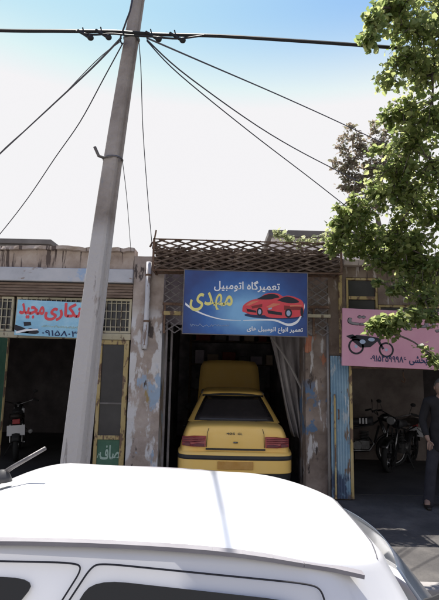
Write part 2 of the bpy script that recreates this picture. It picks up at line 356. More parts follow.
# --- left building: body shop
lb = thing('shop_building', (-3.7, Y0, 0), 'low brown body shop with stained parapet and pale steel band, behind the leaning pole', 'building')
LX0, LX1 = -7.2, -1.62
xd = hx(96, 400)                # left edge of the glazed leaf
rnd = random.Random(3)
pb = MB(); n = 70; xs = [LX0 + (LX1 + .3 - LX0) * i / n for i in range(n + 1)]
tops = [3.735 + .008 * math.sin(i * .37) + rnd.uniform(-.012, .012) for i in range(n + 1)]
pb.loft([[(x, Y0, 3.402), (x, Y0 + rnd.uniform(-.008, .008), t - .07), (x, Y0 - .05 + rnd.uniform(-.02, .02), t - .055), (x, Y0 - .05 + rnd.uniform(-.02, .02), t), (x, Y0 + .28, t + .01), (x, Y0 + .28, 3.402)] for x, t in zip(xs, tops)], True, True, True)
pb.build('parapet', M['parapet'], lb)
MB().box(LX0, LX1 + .3, Y0 - .06, Y0 + .2, 3.19, 3.40).build('steel_band', M['band'], lb, bevel=.012)
sb = MB(); z = 2.965
while z < 3.18:
    sb.box(LX0 + .01, LX1 + .3, Y0 - .012, Y0 + .16, z, z + .036); sb.box(LX0 + .02, LX1 + .29, Y0 + .012, Y0 + .15, z + .036, z + .043); z += .043
sb.build('shutter_box', M['shutter'], lb, bevel=.006)
MB().box(LX0, LX0 + .5, Y0, Y0 + .4, FL, 3.40 - .211).build('wall', M['brown_wall'], lb)
w_ = MB(); w_.box(LX0, LX0 + .25, Y0 + .401, YB, FL, 3.45); w_.box(LX1 + .02, LX1 + .27, Y0 + .3, YB, FL, 3.45); w_.box(LX0, LX1 + .27, YB + .001, YB + .25, FL, 3.45)
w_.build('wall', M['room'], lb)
MB().box(LX0, LX1 + .27, Y0 + .285, YB + .25, 3.452, 3.6).build('roof', M['roof'], lb)
# transom lattices
def lattice(mb, x0, x1, z0, z1, y, dx, dz, w=.012, t=.006, jitter=0):
    """criss-cross flat bars clipped to a rectangle; the second layer sits behind the first"""
    sl = dz / dx; H = z1 - z0
    for sgn, yy in ((1, y), (-1, y + t + .002)):
        k = -int(H / sl / dx) - 2
        while True:
            xa = x0 + k * dx
            if xa > x1 + H / sl + dx: break
            k += 1
            # line through (xa, z0) with slope sgn*sl
            pts = []
            for xx in (x0, x1):
                zz = z0 + sgn * sl * (xx - xa)
                if z0 <= zz <= z1: pts.append((xx, zz))
            for zz in (z0, z1):
                xx = xa + sgn * (zz - z0) / sl
                if x0 < xx < x1: pts.append((xx, zz))
            if len(pts) >= 2:
                a, b = min(pts), max(pts)
                if (a[0] - b[0]) ** 2 + (a[1] - b[1]) ** 2 > .0009:
                    j = rnd.uniform(-jitter, jitter)
                    mb.bar((a[0], yy + j, a[1]), (b[0], yy - j, b[1]), t, w, up=(0, 0, 1))
def transom(root, x0, x1, z0, z1, y, frame='cream_paint', grid=True):
    f = MB(); t = .035
    f.box(x0, x1, y, y + .05, z0, z0 + t); f.box(x0, x1, y, y + .05, z1 - t, z1)
    f.box(x0, x0 + t, y + .001, y + .049, z0 + t, z1 - t); f.box(x1 - t, x1, y + .001, y + .049, z0 + t, z1 - t)
    wn = f.build('window', M[frame], root, bevel=.004)
    MB().box(x0 + .01, x1 - .01, y + .03, y + .036, z0 + .01, z1 - .01).build('pane', M['dark_glass'], wn)
    if grid:
        g = MB(); x = x0 + .07
        while x < x1 - .05: g.box(x, x + .012, y + .002, y + .012, z0 + t, z1 - t); x += .075
        z = z0 + .09
        while z < z1 - .05: g.box(x0 + t, x1 - t, y + .014, y + .022, z, z + .012); z += .12
        g.build('grille', M['cream_paint'], wn)
    return wn
zt0 = 2.43
for a, b in ((-5.6, -4.5), (-4.42, -3.12), (-3.08, xd - .02), (xd, LX1 + .29)):
    transom(lb, a, b, zt0, 2.955, Y0 + .02)
MB().box(LX0 + .5, LX1 + .3, Y0 - .005, Y0 + .12, 2.33, 2.425).build('lintel', M['cream_paint'], lb, bevel=.01)
# glazed fixed leaf right of the pole
lf = MB(); a, b = xd, LX1 + .28
lf.box(a, a + .05, Y0, Y0 + .06, FL, 2.325); lf.box(b - .07, b, Y0, Y0 + .06, FL, 2.325)
for z0, z1 in ((2.26, 2.325), (FL, FL + .05), (.88, .94)): lf.box(a + .05, b - .07, Y0 + .001, Y0 + .058, z0, z1)
dl = lf.build('door', M['yellow_paint'], lb, bevel=.005)
MB().box(a + .05, b - .07, Y0 + .03, Y0 + .036, .94, 2.26).build('pane', M['dark_glass'], dl)
MB().box(a + .05, b - .07, Y0 + .012, Y0 + .03, 1.385, 1.41).build('rail', M['steel'], dl)
MB().box(a + .05, b - .07, Y0 + .02, Y0 + .036, FL + .05, .88).build('panel', M['green_panel'], dl)
lettering('graffiti', 'صاف', M['chalk'], dl, hx(98, 455) - lb.location.x + .02, hx(117, 455) - lb.location.x + .03, .60, .80, .0185, .012)
MB().tube([(a + .06, Y0 + .018, .62), (a + .08, Y0 + .018, .68), (a + .11, Y0 + .018, .64), (a + .13, Y0 + .018, .62)], .007, 6).build('graffiti', M['chalk'], dl)
# folded-back leaf at the far left of the opening
dv = MB(); xa = hx(6, 380)
dv.box(xa - .11, xa, 6.25, 7.0, FL + .02, 2.32)
dv.build('door', M['green_panel'], lb, bevel=.006)
dd = MB()
for y0_, y1_ in ((6.24, 6.30), (6.94, 6.995)): dd.box(xa - .12, xa + .01, y0_, y1_, FL + .02, 2.325)
dd.build('door_frame', M['yellow_paint'], lb, bevel=.004)
MB().box(-2.6, -1.95, 9.5, 9.56, 2.32, 2.4).build('beam', M['beige_room'], lb)

# --- middle building: the garage
gb = thing('garage_building', (.36, Y0, 0), 'narrow open garage with rusty lattice canopy and peeling pillars, middle of the row', 'building')
PX0, PX1 = LX1 + .305, hx(160, 390)
JX0, JX1 = hx(306, 400), hx(328.5, 400)
pl = MB(); n = 26
def rough_pillar(x0, x1, y0, y1, z0, z1, seed, am=.012):
    r = random.Random(seed); rings = []
    for i in range(n + 1):
        z = z0 + (z1 - z0) * i / n
        q = [(x0, y0), (x0 + (x1 - x0) * .33, y0), (x0 + (x1 - x0) * .66, y0), (x1, y0), (x1, y0 + .18), (x1, y1), (x0, y1)]
        rings.append([(px + (r.uniform(-am, am) if j in (1, 2) else 0), py + (r.uniform(-am, am) if j < 4 else 0), z) for j, (px, py) in enumerate(q)])
    return MB().loft(rings, True, True, True)
rough_pillar(PX0, PX1, Y0, Y0 + .5, FL, 3.62, 5).build('pillar', M['pillar'], gb)
rough_pillar(JX0, JX1, Y0 + .02, Y0 + .55, FL, 3.42, 9).build('pillar', M['jamb'], gb)
xp = hx(148, 300)
MB().tube([(xp, Y0 - .05, 3.52), (xp, Y0 - .05, 2.85), (xp - .01, Y0 - .05, 2.28), (xp - .012, Y0 - .09, 2.2)], .04, 12).build('drainpipe', M['old_pipe'], gb, smooth=True)
for z in (3.3, 2.6): MB().lathe([(.041, 0), (.048, .002), (.048, .03), (.041, .032)], (xp, Y0 - .05, z), 'z', 14).build('pipe_collar', M['rust'], gb)
MB().tube([(hx(328, 420) + .0, Y0 - .03, FL), (hx(328, 420), Y0 - .03, 2.6)], .018, 8).build('conduit', M['concrete'], gb, smooth=True)
xr = hx(163, 400)
rl = MB(); rl.box(xr, xr + .03, Y0 + .05, Y0 + .09, FL, 2.6); rl.box(xr + .07, xr + .10, Y0 + .12, Y0 + .16, FL, 2.6)
rl.build('guide_rail', M['grey_lattice'], gb)
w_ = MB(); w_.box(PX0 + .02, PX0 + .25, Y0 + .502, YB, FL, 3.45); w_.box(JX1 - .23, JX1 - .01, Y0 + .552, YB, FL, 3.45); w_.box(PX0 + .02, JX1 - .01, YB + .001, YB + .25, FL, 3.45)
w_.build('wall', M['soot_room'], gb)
MB().box(PX0 + .02, JX1 - .01, Y0 + .3, YB + .25, 3.452, 3.56).build('roof', M['roof'], gb)
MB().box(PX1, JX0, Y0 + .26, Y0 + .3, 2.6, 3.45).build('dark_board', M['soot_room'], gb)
# lattice screen above the opening
ls = MB(); lattice(ls, PX1 + .02, JX1, 2.45, 3.40, Y0 - .06, .17, .115, .016, .008, .008)
gs = ls.build('lattice_screen', M['grey_lattice'], gb)
fr = MB(); fr.box(PX1, JX1 + .01, Y0 - .085, Y0 - .062, 2.86, 2.90); fr.box(PX1 + .02, PX1 + .05, Y0 - .085, Y0 - .062, 2.44, 2.859); fr.box(hx(312), hx(312) + .03, Y0 - .085, Y0 - .062, 2.44, 2.859)
fr.build('screen_frame', M['rust'], gb)
MB().box(PX1, hx(186), Y0 - .10, Y0 - .06, 2.71, 2.77).build('crossbar', M['yellow_paint'], gb, bevel=.008)
MB().box(hx(306), hx(330), Y0 - .10, Y0 - .06, 2.72, 2.77).build('crossbar', M['cream_paint'], gb, bevel=.008)
# canopy: folded lattice, layer over layer, leaning out over the sign
CX0, CX1 = hx(158, 250), hx(333, 255)
ZC1 = at(245, 241, 6.6).z; ZC0 = at(245, 270, 6.6).z
cn = MB()
for k, (y, z0, z1, dx, dz) in enumerate(((6.60, ZC0, ZC1, .23, .075), (6.66, ZC0 - .02, ZC1 - .10, .19, .06), (6.72, ZC0 - .02, ZC1 - .09, .26, .08), (6.78, ZC0, ZC1 - .11, .17, .05), (6.86, ZC0, ZC1 - .10, .2, .06))):
    lattice(cn, CX0 + .015 * k, CX1, z0, z1, y, dx, dz, .022 - .002 * (k % 3), .01, .014)
cn.build('lattice_canopy', M['lattice'], gb)
nb = 11
for k in range(nb):                      # crooked battens woven through the lattice
    z = ZC0 + .02 + (ZC1 - ZC0 - .12) * k / nb; pts = [(CX0 + (CX1 - CX0) * i / 26, 6.63 + .05 * (k % 4) + rnd.uniform(-.02, .02), z + .014 * math.sin(i * 1.9 + k) + rnd.uniform(-.014, .014)) for i in range(27)]
    MB().tube(pts, [rnd.uniform(.006, .014) for _ in pts], 5).build('batten', M['lattice'], gb)
MB().box(CX0, CX1, 6.90, 6.93, ZC0 - .02, ZC1 - .10).build('back_board', M['rust'], gb)
for x in (CX0 - .02, CX1):
    cf = MB(); cf.box(x, x + .03, 6.575, 6.595, ZC0 - .02, ZC1); cf.build('canopy_post', M['rust'], gb)
    MB().bar((x + .015, 6.60, ZC0 - .01), (x + .015, 7.1, ZC0 - .01), .03, .03).build('canopy_arm', M['rust'], gb)
    MB().bar((x + .015, 6.60, ZC1 - .02), (x + .015, 7.2, 3.60), .025, .025).build('canopy_arm', M['rust'], gb)
MB().bar((CX0 - .02, 6.585, ZC1), (CX1 + .03, 6.585, ZC1 - .02), .02, .014).build('canopy_rail', M['rust'], gb)
MB().bar((CX0 - .02, 6.585, ZC0 - .03), (CX1 + .03, 6.585, ZC0 - .03), .03, .02).build('canopy_rail', M['rust'], gb)
MB().bar((CX0, 6.585, ZC1), (CX0 + .02, 6.585, ZC1 + .13), .02, .02).build('canopy_rod', M['rust'], gb)
cc = at(152, 249, 6.75)
MB().tube([cc + Vector((-.03, 0, .03)), cc + Vector((0, 0, .1)), cc + Vector((.06, 0, .1)), cc + Vector((.07, 0, .02)), cc + Vector((.13, .0, -.04))], .016, 8).build('bracket', M['rust'], gb)

# --- right building: motorcycle workshop
rb = thing('workshop_building', (4.3, Y0, 0), 'brown motorcycle workshop with yellow window frames and blue metal door, behind the tree', 'building')
RX0, RX1 = JX1 + .005, 8.2
BX1 = hx(351, 430)
bd = MB(); nx = 7; pts = []
for i in range(nx * 4 + 1):
    x = RX0 + .02 + (BX1 - RX0 - .04) * i / (nx * 4); pts.append((x, Y0 - .03 - (.018 if (i % 4) in (1, 2) else 0)))
bd.loft([[(x, y, FL + .02) for x, y in pts] + [(x, y + .02, FL + .02) for x, y in reversed(pts)], [(x, y, 2.16) for x, y in pts] + [(x, y + .02, 2.16) for x, y in reversed(pts)]], True, True, True)
bl = bd.build('door', M['blue_door'], rb)
e = MB(); e.box(BX1 - .025, BX1 + .015, Y0 - .05, Y0 + .01, FL + .02, 2.2); e.box(RX0 + .06, RX0 + .085, Y0 - .062, Y0 - .05, FL + .02, 1.6)
e.build('edge_strip', M['yellow_paint'], bl)
MB().tube([(BX1 - .2, Y0 - .06, 1.25), (BX1 - .2, Y0 - .10, 1.25), (BX1 - .2, Y0 - .10, 1.38), (BX1 - .2, Y0 - .06, 1.38)], .009, 6).build('handle', M['rust'], bl)
zt = 3.52
ww = MB(); ww.box(RX0, hx(346, 290), Y0, Y0 + .3, 2.17, zt); ww.box(RX0, BX1 - .02, Y0 + .012, Y0 + .3, FL, 2.169)
ww.box(hx(378, 290), 4.5, Y0, Y0 + .3, 2.95, zt); ww.box(hx(346, 290), hx(378, 290), Y0 + .002, Y0 + .3, 3.36, zt); ww.box(4.5, RX1, Y0, Y0 + .3, 2.4, zt); ww.box(6.6, RX1, Y0 + .001, Y0 + .3, FL, 2.399)
ww.build('wall', M['brown_wall'], rb)
MB().box(RX0, RX1, Y0 - .12, Y0 + .3, zt + .002, zt + .1).build('cornice', M['parapet'], rb, bevel=.015)
MB().box(RX0 + .01, RX1, Y0 + .305, YB + .25, zt + .002, zt + .1).build('roof', M['roof'], rb)
yp = MB(); xq = hx(338, 290); yp.box(xq, xq + .055, Y0 - .03, Y0 - .001, 2.2, 3.5)
yp.build('post', M['yellow_paint'], rb, bevel=.006)
tw = transom(rb, hx(346, 290) + .003, hx(378, 290) - .003, 2.6, 3.355, Y0 + .01, 'yellow_paint', False)
MB().box(hx(346, 290) + .04, hx(378, 290) - .04, Y0 + .005, Y0 + .028, 3.02, 3.07).build('glazing_bar', M['yellow_paint'], tw)
transom(rb, hx(378, 290) + .003, 4.49, 2.45, 2.945, Y0 + .01, 'yellow_paint', False)
w_ = MB(); w_.box(RX0 + .001, RX0 + .2, Y0 + .302, 10.6, FL, 3.5); w_.box(RX1 - .25, RX1, Y0 + .302, 10.6, FL, 3.5); w_.box(RX0 + .001, RX1, 10.601, 10.8, FL, 3.5)
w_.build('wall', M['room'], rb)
MB().box(2.2, 4.35, 10.0, 10.14, FL + .006, 3.5).build('partition', M['beige_room'], rb)
MB().box(BX1 + .0, 6.6, Y0 + .02, Y0 + .14, 1.98, 2.08).build('lintel', M['rust'], rb)

# --- roof clutter and what stands behind
pbx = at(52, 243, 9.0)
rbk = thing('roof_hut', (-4.6, 9.6, 3.6), 'grey concrete block with flat lid on the roof of the body shop', 'roof block')
pbx.z += .06
MB().box(-6.2, pbx.x - .05, 9.0, 10.4, 3.6, pbx.z - .1).build('wall', M['concrete'], rbk, bevel=.02)
MB().box(-6.3, pbx.x, 8.94, 10.5, pbx.z - .098, pbx.z).build('roof', M['roof'], rbk, bevel=.01)
q = at(268, 231, 17)
bgb = thing('apartment_building', (4.3, 20, 0), 'pale pinkish plastered building rising far behind the garage roof', 'building')
MB().box(q.x + .15, 7.4, 17, 23, 0, q.z - .25).build('wall', M['pale_plaster'], bgb)
MB().box(q.x, 7.6, 16.8, 23.2, q.z - .248, q.z).build('roof', M['roof'], bgb, bevel=.03)

# ------------------------------------------------------------------ signboards
def sign(name, c00, c10, c01, Y, label, m, deep=.05, x1=None):
    """board from the photo's lower left, lower right and upper left corners on the plane y=Y"""
    a, b, c = at(*c00, Y), at(*c10, Y), at(*c01, Y)
    W = (b - a).length; H = (c - a).length
    ang = math.atan2(b.z - a.z, b.x - a.x)
    root = thing(name, ((a.x + b.x) / 2, Y, (a.z + b.z) / 2), label, 'sign', rot=(0, -ang, 0))
    return root, W, H
s1, W, H = sign('signboard', (182.5, 333), (307, 336.5), (183.5, 270), 6.50, 'blue signboard with red sports cars and yellow lettering above the garage opening', 'sign_blue')
MB().box(-W / 2, W / 2, 0, .03, 0, H).build('panel', M['sign_blue'], s1, False)
f = MB()
for z in (-.012, H): f.box(-W / 2 - .012, W / 2 + .012, -.006, .04, z, z + .012)
for x in (-W / 2 - .012, W / 2): f.box(x, x + .012, -.005, .039, 0, H)
f.build('frame', M['grey_lattice'], s1, False)
for x in (-W * .35, W * .35): hb = MB(); hb.box(x - .015, x + .015, .031, .062, .05, H + .06); hb.box(x - .015, x + .015, .061, .44, H * .5, H * .5 + .03); hb.build('bracket', M['rust'], s1, False)
def sx(px): return (px - 245) / 124.5 * W
def sz(py): return (335 - py) / 63.0 * H
lettering('lettering', 'تعمیرگاه اتومبیل', M['white_print'], s1, sx(213), sx(279.5), sz(292.5), sz(281), -.002, .006)
lettering('lettering', 'مهدی', M['yellow_print'], s1, sx(189), sx(232), sz(313), sz(293.5), -.002, .008)
lettering('lettering', 'تعمیر انواع اتومبیل های', M['white_print'], s1, sx(247), sx(303), sz(333), sz(326.5), -.002, .012)
rr = random.Random(2)
def scribble(x0, x1, z, a, m, root):
    n_ = 60; mb = MB(); mb.tube([(x0 + (x1 - x0) * i / n_, -.003, z + a * rr.uniform(-1, 1) * (.2 if i % 9 == 0 else 1)) for i in range(n_ + 1)], .0035, 4); return mb.build('lettering', M[m], root, False)
scribble(sx(190), sx(229), sz(327), .02, 'pale_print', s1)
def swoosh(pts, w0):
    mb = MB(); n = len(pts) - 1
    up = []; dn = []
    for i, (x, z) in enumerate(pts):
        t = w0 * (.15 + .85 * i / n); up.append((sx(x), -.0015, sz(z) + t)); dn.append((sx(x), -.0015, sz(z) - t))
    mb.loft([[a, b] for a, b in zip(up, dn)], False); return mb
def spl(P, n=24):
    out = []; k = len(P) - 1
    for i in range(n + 1):
        t = i / n * k; j = min(int(t), k - 1); u = t - j
        p0, p1, p2, p3 = P[max(j - 1, 0)], P[j], P[j + 1], P[min(j + 2, k)]
        out.append(tuple(.5 * (2 * b + (c - a) * u + (2 * a - 5 * b + 4 * c - d) * u * u + (3 * b - a - 3 * c + d) * u ** 3) for a, b, c, d in zip(p0, p1, p2, p3)))
    return out
sw = swoosh(spl([(241, 321), (222, 320.5), (205, 316.5), (192, 311), (184.5, 306)]), .018)
sw2 = swoosh(spl([(243, 321), (260, 320), (275, 320), (288, 324), (297, 321), (302, 313), (305, 304)]), .03)
o = len(sw.v); sw.v += sw2.v; sw.f += [tuple(i + o for i in f) for f in sw2.f]
sw.build('swoosh', M['white_print'], s1, False)
def decal(polys, m, y, nm, root=None, fx=sx, fz=sz):
    for P in polys:
        MB().add([(fx(a), y, fz(b)) for a, b in P], [tuple(range(len(P)))]).build(nm, M[m], root or s1, False)
def disc(cx, cy, r, ry=None, n=18): return [(cx + r * math.cos(2 * math.pi * i / n), cy + (ry or r) * math.sin(2 * math.pi * i / n)) for i in range(n)]
# printed red coupes, one behind the other
decal([disc(274, 315.5, 30, 3.2, 24)], 'navy_print', -.0010, 'printed_shadow')
decal([spl([(242, 312), (243, 306), (250, 301), (259, 298), (266, 293.5), (277, 293), (284, 297), (289, 300), (291, 307), (288, 313), (270, 315), (252, 315), (242, 312)], 40)], 'red_print', -.0015, 'printed_car')
decal([spl([(256, 299.5), (266, 294.5), (275, 294), (279, 297.5), (268, 299.5), (256, 299.5)], 24)], 'black_print', -.0022, 'printed_car')
decal([spl([(263, 313), (264, 304), (272, 299), (280, 297), (288, 295), (297, 297), (303, 301), (304, 309), (301, 315), (284, 317.5), (268, 317), (263, 313)], 40)], 'red_print', -.0026, 'printed_car')
decal([spl([(277, 300), (286, 296), (295, 298), (299, 301.5), (288, 302.5), (277, 300)], 24), [(267, 310), (282, 312), (282, 315), (268, 313.5)], [(246, 309), (256, 311), (256, 313), (247, 312)]], 'black_print', -.0032, 'printed_car')
decal([[(266, 307), (273, 303), (281, 303.5), (270, 307.8)], [(245, 306), (251, 302), (259, 301), (249, 306)], [(290, 304.5), (302, 304), (301.5, 305.2), (290, 306)]], 'orange_print', -.0036, 'printed_car')
decal([[(284, 305), (303, 306), (303, 309), (284, 309.5)], [(251, 306.5), (262, 304), (262, 307), (252, 309)]], 'dark_red_print', -.0034, 'printed_car')
decal([disc(288.5, 312.5, 3.7, 4.6), disc(302, 311, 1.6, 4.2), disc(259.5, 312, 3, 4.2)], 'black_print', -.004, 'printed_car')
decal([disc(288.5, 312.5, 2.1, 2.8), disc(259.5, 312, 1.6, 2.5), [(268, 308.5), (272, 307.2), (271.5, 309), (268.5, 309.8)]], 'pale_print', -.0044, 'printed_car')

s2, W2, H2 = sign('signboard', (14, 335), (97, 339), (18.5, 299.5), 6.80, 'light blue signboard with red lettering over the body shop door, partly behind the pole', 'sign_cyan')
MB().box(-W2 / 2, W2 / 2, 0, .03, 0, H2).build('panel', M['sign_cyan'], s2, False, bevel=.004)
def tx(px): return ((px - 16) / 81.0 - .5) * W2
def tz(py): return (336.5 - py) / 36.0 * H2
lettering('lettering', 'لنکاری', M['red_print'], s2, tx(44), tx(84), tz(320), tz(302), -.002, .03)
lettering('lettering', 'مجید', M['red_print'], s2, tx(19), tx(43), tz(319), tz(304), -.002, .03)
lettering('lettering', '۰۹۱۵۸۰۳۵', M['navy_print'], s2, tx(43), tx(84), tz(335.5), tz(329.5), -.002, .012, persian=False)
scribble(tx(42), tx(80), tz(326), .02, 'dun_print', s2)
decal([[(24, 323), (31, 322.5), (32, 326), (25, 327)], [(16, 326), (23, 328), (30, 331), (30, 334), (22, 334), (16, 331)], spl([(26, 334), (30, 329), (36, 330), (40, 332), (37, 334.5), (26, 334)], 16)], 'black_print', -.002, 'printed_mark', s2, tx, tz)
decal([[(17, 333), (27, 330), (39, 329), (39, 330.5), (28, 332), (18, 335)]], 'white_print', -.003, 'printed_mark', s2, tx, tz)
for x in (-W2 * .4, W2 * .4): MB().box(x - .015, x + .015, .031, .21, H2 - .08, H2 - .04).build('bracket', M['rust'], s2, False)

s3, W3, H3 = sign('signboard', (342, 365.5), (505, 373), (340, 308), 6.72, 'pink signboard with a black motorcycle picture, under the tree leaves', 'pink')
MB().box(-W3 / 2, W3 / 2, 0, .04, 0, H3).build('panel', M['pink'], s3, False, bevel=.004)
def ux(px): return ((px - 341.5) / 163.5 - .5) * W3
def uz(py): return (365.5 - py) / 57.5 * H3
lettering('lettering', 'موتورسیکلت', M['black_print'], s3, ux(347), ux(499), uz(328), uz(311.5), -.002, .035)
lettering('lettering', 'موتورسیکلت', M['grey_print'], s3, ux(347.4), ux(498.6), uz(327.6), uz(311.9), -.004, .008)
lettering('lettering', '۰۹۱۵۲۵۹۹۹۸۶', M['navy_print'], s3, ux(370), ux(406), uz(360), uz(354), -.002, .02, persian=False)
lettering('lettering', 'بخشی', M['navy_print'], s3, ux(409), ux(427), uz(362), uz(353), -.002, .02)
def ring(cx, cy, r, w, n=26):
    return [[(cx + q * math.cos(2 * math.pi * k / n), cy + q * math.sin(2 * math.pi * k / n)) for q, rg in ((r, range(n + 1)), (r - w, range(n, -1, -1))) for k in rg]]
decal(ring(355.5, 346, 8, 1.9) + ring(386, 348, 7.6, 1.8) + [[(350, 337), (356, 334.5), (372, 335.5), (381, 337), (380, 340), (384, 347), (382, 348), (377, 340), (370, 346), (360, 347), (352, 341)], [(345, 336), (352, 334), (357, 337), (350, 339)], [(376, 331), (382, 332), (382, 334), (377, 336)]], 'black_print', -.002, 'printed_motorcycle', s3, ux, uz)
decal([disc(362, 341, 3, 2.2), disc(371, 338.5, 3.4, 1.8), disc(355.5, 346, 1.6), disc(386, 348, 1.5)], 'pale_print', -.003, 'printed_motorcycle', s3, ux, uz)
for x in (-W3 * .4, 0, W3 * .4): MB().box(x - .015, x + .015, .041, .27, H3 - .12, H3 - .08).build('bracket', M['rust'], s3, False)

# ------------------------------------------------------------------ cars
def rrect(x0, x1, w, r, n=7):
    """rounded rectangle ring in plan, x0..x1 by +-w, counter-clockwise"""
    out = []
    for cx, cy, a0 in ((x1 - r, w - r, 0), (x0 + r, w - r, 90), (x0 + r, -w + r, 180), (x1 - r, -w + r, 270)):
        for i in range(n + 1):
            a = R(a0 + 90 * i / n); out.append((cx + r * math.cos(a), cy + r * math.sin(a)))
    return out
def round_poly(P, r=.12, n=5):
    out = []; k = len(P)
    for i in range(k):
        p, a, b = Vector(P[i]), Vector(P[i - 1]), Vector(P[(i + 1) % k])
        da, db = (a - p), (b - p); ra = min(r, da.length * .45); rb2 = min(r, db.length * .45)
        s, e = p + da.normalized() * ra, p + db.normalized() * rb2
        for j in range(n + 1):
            t = j / n; out.append(tuple((s * (1 - t) + p * t) * (1 - t) + (p * t * 0 + (p * (1 - t) + e * t)) * t))
    return out
def apply_mods(o):
    bpy.context.view_layer.update()
    me = bpy.data.meshes.new_from_object(o.evaluated_get(bpy.context.evaluated_depsgraph_get()))
    o.modifiers.clear(); o.data = me
def make_car(name, label, paint, glass, taxi=False):
    """sedan, front towards +x, resting on z=0"""
    root = thing(name, (0, 0, 0), label, 'car'); P = M[paint]
    Lr, Lf = -2.2, 2.2
    # stations: x, bottom z, top z, half width at waist, half width at shoulder
    st = [(-2.2, .34, .92, .74, .66), (-2.16, .27, .955, .80, .70), (-2.0, .24, .975, .845, .735), (-1.6, .23, .965, .855, .75), (-1.0, .22, .93, .86, .765), (0, .21, .915, .86, .77),
          (.95, .22, .90, .86, .76), (1.5, .23, .83, .85, .74), (1.95, .24, .76, .825, .71), (2.14, .27, .71, .77, .66), (2.2, .33, .66, .70, .60)]
    xr = -2.2
    if not taxi:
        xr = -1.46
        st = [(-1.46, .34, .88, .72, .62), (-1.42, .27, .92, .79, .68), (-1.32, .24, .94, .83, .72)] + st[4:]
    wxs = (-1.33 if taxi else -.88, 1.34)
    rings = []
    for x, zb, zt, wm, ws in st:
        half = [(0, zb), (wm - .16, zb), (wm - .04, zb + .05), (wm, zb + .2), (wm + .003, .58), (wm - .018, .70 if zt > .75 else zt - .07), (ws + .012, zt - .035), (ws - .05, zt), (ws * .5, zt + .012), (0, zt + .018)]
        ring = [(x, y, z) for y, z in half] + [(x, -y, z) for y, z in half[-2:0:-1]]
        rings.append(ring)
    body = MB().loft(rings, True, True, True).build('body', P, root, False, smooth=True, subsurf=2)
    apply_mods(body)
    cuts = []
    for wx in wxs:
        c = MB().lathe([(.001, -1.2), (.345, -1.2), (.345, 1.2), (.001, 1.2)], (wx, 0, .31), 'y', 32).build('cutter', P); cuts.append(c)
        inner = MB().box(wx - .4, wx + .4, -.55, .55, 0, .9)
        b = body.modifiers.new('b', 'BOOLEAN'); b.object = c; b.operation = 'DIFFERENCE'; b.solver = 'EXACT'
    apply_mods(body)
    for c in cuts: bpy.data.objects.remove(c)
    for p in body.data.polygons: p.use_smooth = True
    for m_ in (body,):
        try: body.data.set_sharp_from_angle(angle=R(42))
        except Exception: pass
    # cabin
    zb, zt_ = .90, 1.375
    xb0, xb1, wb = (-1.62, 1.02, .755); xt0, xt1, wt = (-.86, .80 if not taxi else .42, .56)
    if not taxi: xt1 = .74; xb1 = 1.40; xt0 = -.97; xb0 = -1.10; wt = .575
    def arch(x): 
        d = x - ((xt0 + xt1) / 2 + (.25 if not taxi else .05)); return -.052 * d * d - (.08 * max(0, -d - .45) ** 2 + .55 * max(0, d - .22) ** 2 if not taxi else 0)
    bow, bowb = (.03, .03) if taxi else (.15, .30); rc = .13 if taxi else .24
    def bw(x, y, w_): return -(bowb if w_ == wb else bow) * max(0, 1 - (y / w_) ** 2) if x < -.6 else (.05 * max(0, 1 - (y / w_) ** 2) if x > .3 else 0)
    B = [Vector((x + bw(x, y, wb), y, zb + (.05 if x < -1 else 0))) for x, y in rrect(xb0, xb1, wb, .16)]
    T = [Vector((x + bw(x, y, wt), y, zt_ + arch(x + bw(x, y, wt)))) for x, y in rrect(xt0, xt1, wt, rc)]
    def lift(sc, dz): 
        cx = (xt0 + xt1) / 2
        kx = 1 - (1 - sc) * .5 if sc > .8 else sc
        return [Vector((cx + (x + bw(x, y, wt) - cx) * kx, y * sc, zt_ + dz + arch(cx + (x + bw(x, y, wt) - cx) * kx))) for x, y in rrect(xt0, xt1, wt, rc)]
    cr = [B, T, lift(.985, .018), lift(.955, .034), lift(.90, .046), lift(.8, .056), lift(.6, .065), lift(.3, .071), lift(.02, .073)]
    cab = MB().loft(cr, True, False, True).build('cabin', P, root, False, smooth=True)
    from mathutils.bvhtree import BVHTree
    bvh = BVHTree.FromPolygons([v.co.copy() for v in cab.data.vertices], [tuple(p.vertices) for p in cab.data.polygons])
    root_top = lambda x, y: bvh.ray_cast(Vector((x, y, 3)), Vector((0, 0, -1)))[0]
    # glass: panels lying on the flat faces between belt and roof edge, set 4 mm proud
    def quad(b0, b1, t0, t1): return lambda u, v: (Vector(b0) * (1 - u) + Vector(b1) * u) * (1 - v) + (Vector(t0) * (1 - u) + Vector(t1) * u) * v
    def panel(fn, P2, off, m, nm, thick=.004):
        nrm = (fn(1, 0) - fn(0, 0)).cross(fn(0, 1) - fn(0, 0)).normalized() * off
        pts = [fn(u, v) + nrm for u, v in P2]
        return MB().poly(pts, -nrm.normalized() * thick).build(nm, m, root, False)
    zbr = zb + .05
    rear = quad((xb0, wb - .16, zbr), (xb0, -(wb - .16), zbr), (xt0, wt - .13, zt_ + arch(xt0)), (xt0, -(wt - .13), zt_ + arch(xt0)))
    def cpanel(u0, u1, v0, v1, off, m, nm):
        rows = []
        for j in range(7):
            v = v0 + (v1 - v0) * j / 6; row = []
            for i in range(17):
                u = u0 + (u1 - u0) * i / 16
                if j in (0, 6) : u = .5 + (u - .5) * .985
                p = rear(u, v); hw = wb * (1 - v) + wt * v
                p.x += -(bowb * (1 - v) + bow * v) * max(0, 1 - (p.y / hw) ** 2); row.append(p + Vector((-off, 0, off * .6)))
            rows.append(row)
        o = MB().loft(rows, False).build(nm, m, root, False, smooth=True)
        so_ = o.modifiers.new('s', 'SOLIDIFY'); so_.thickness = .003
        return o
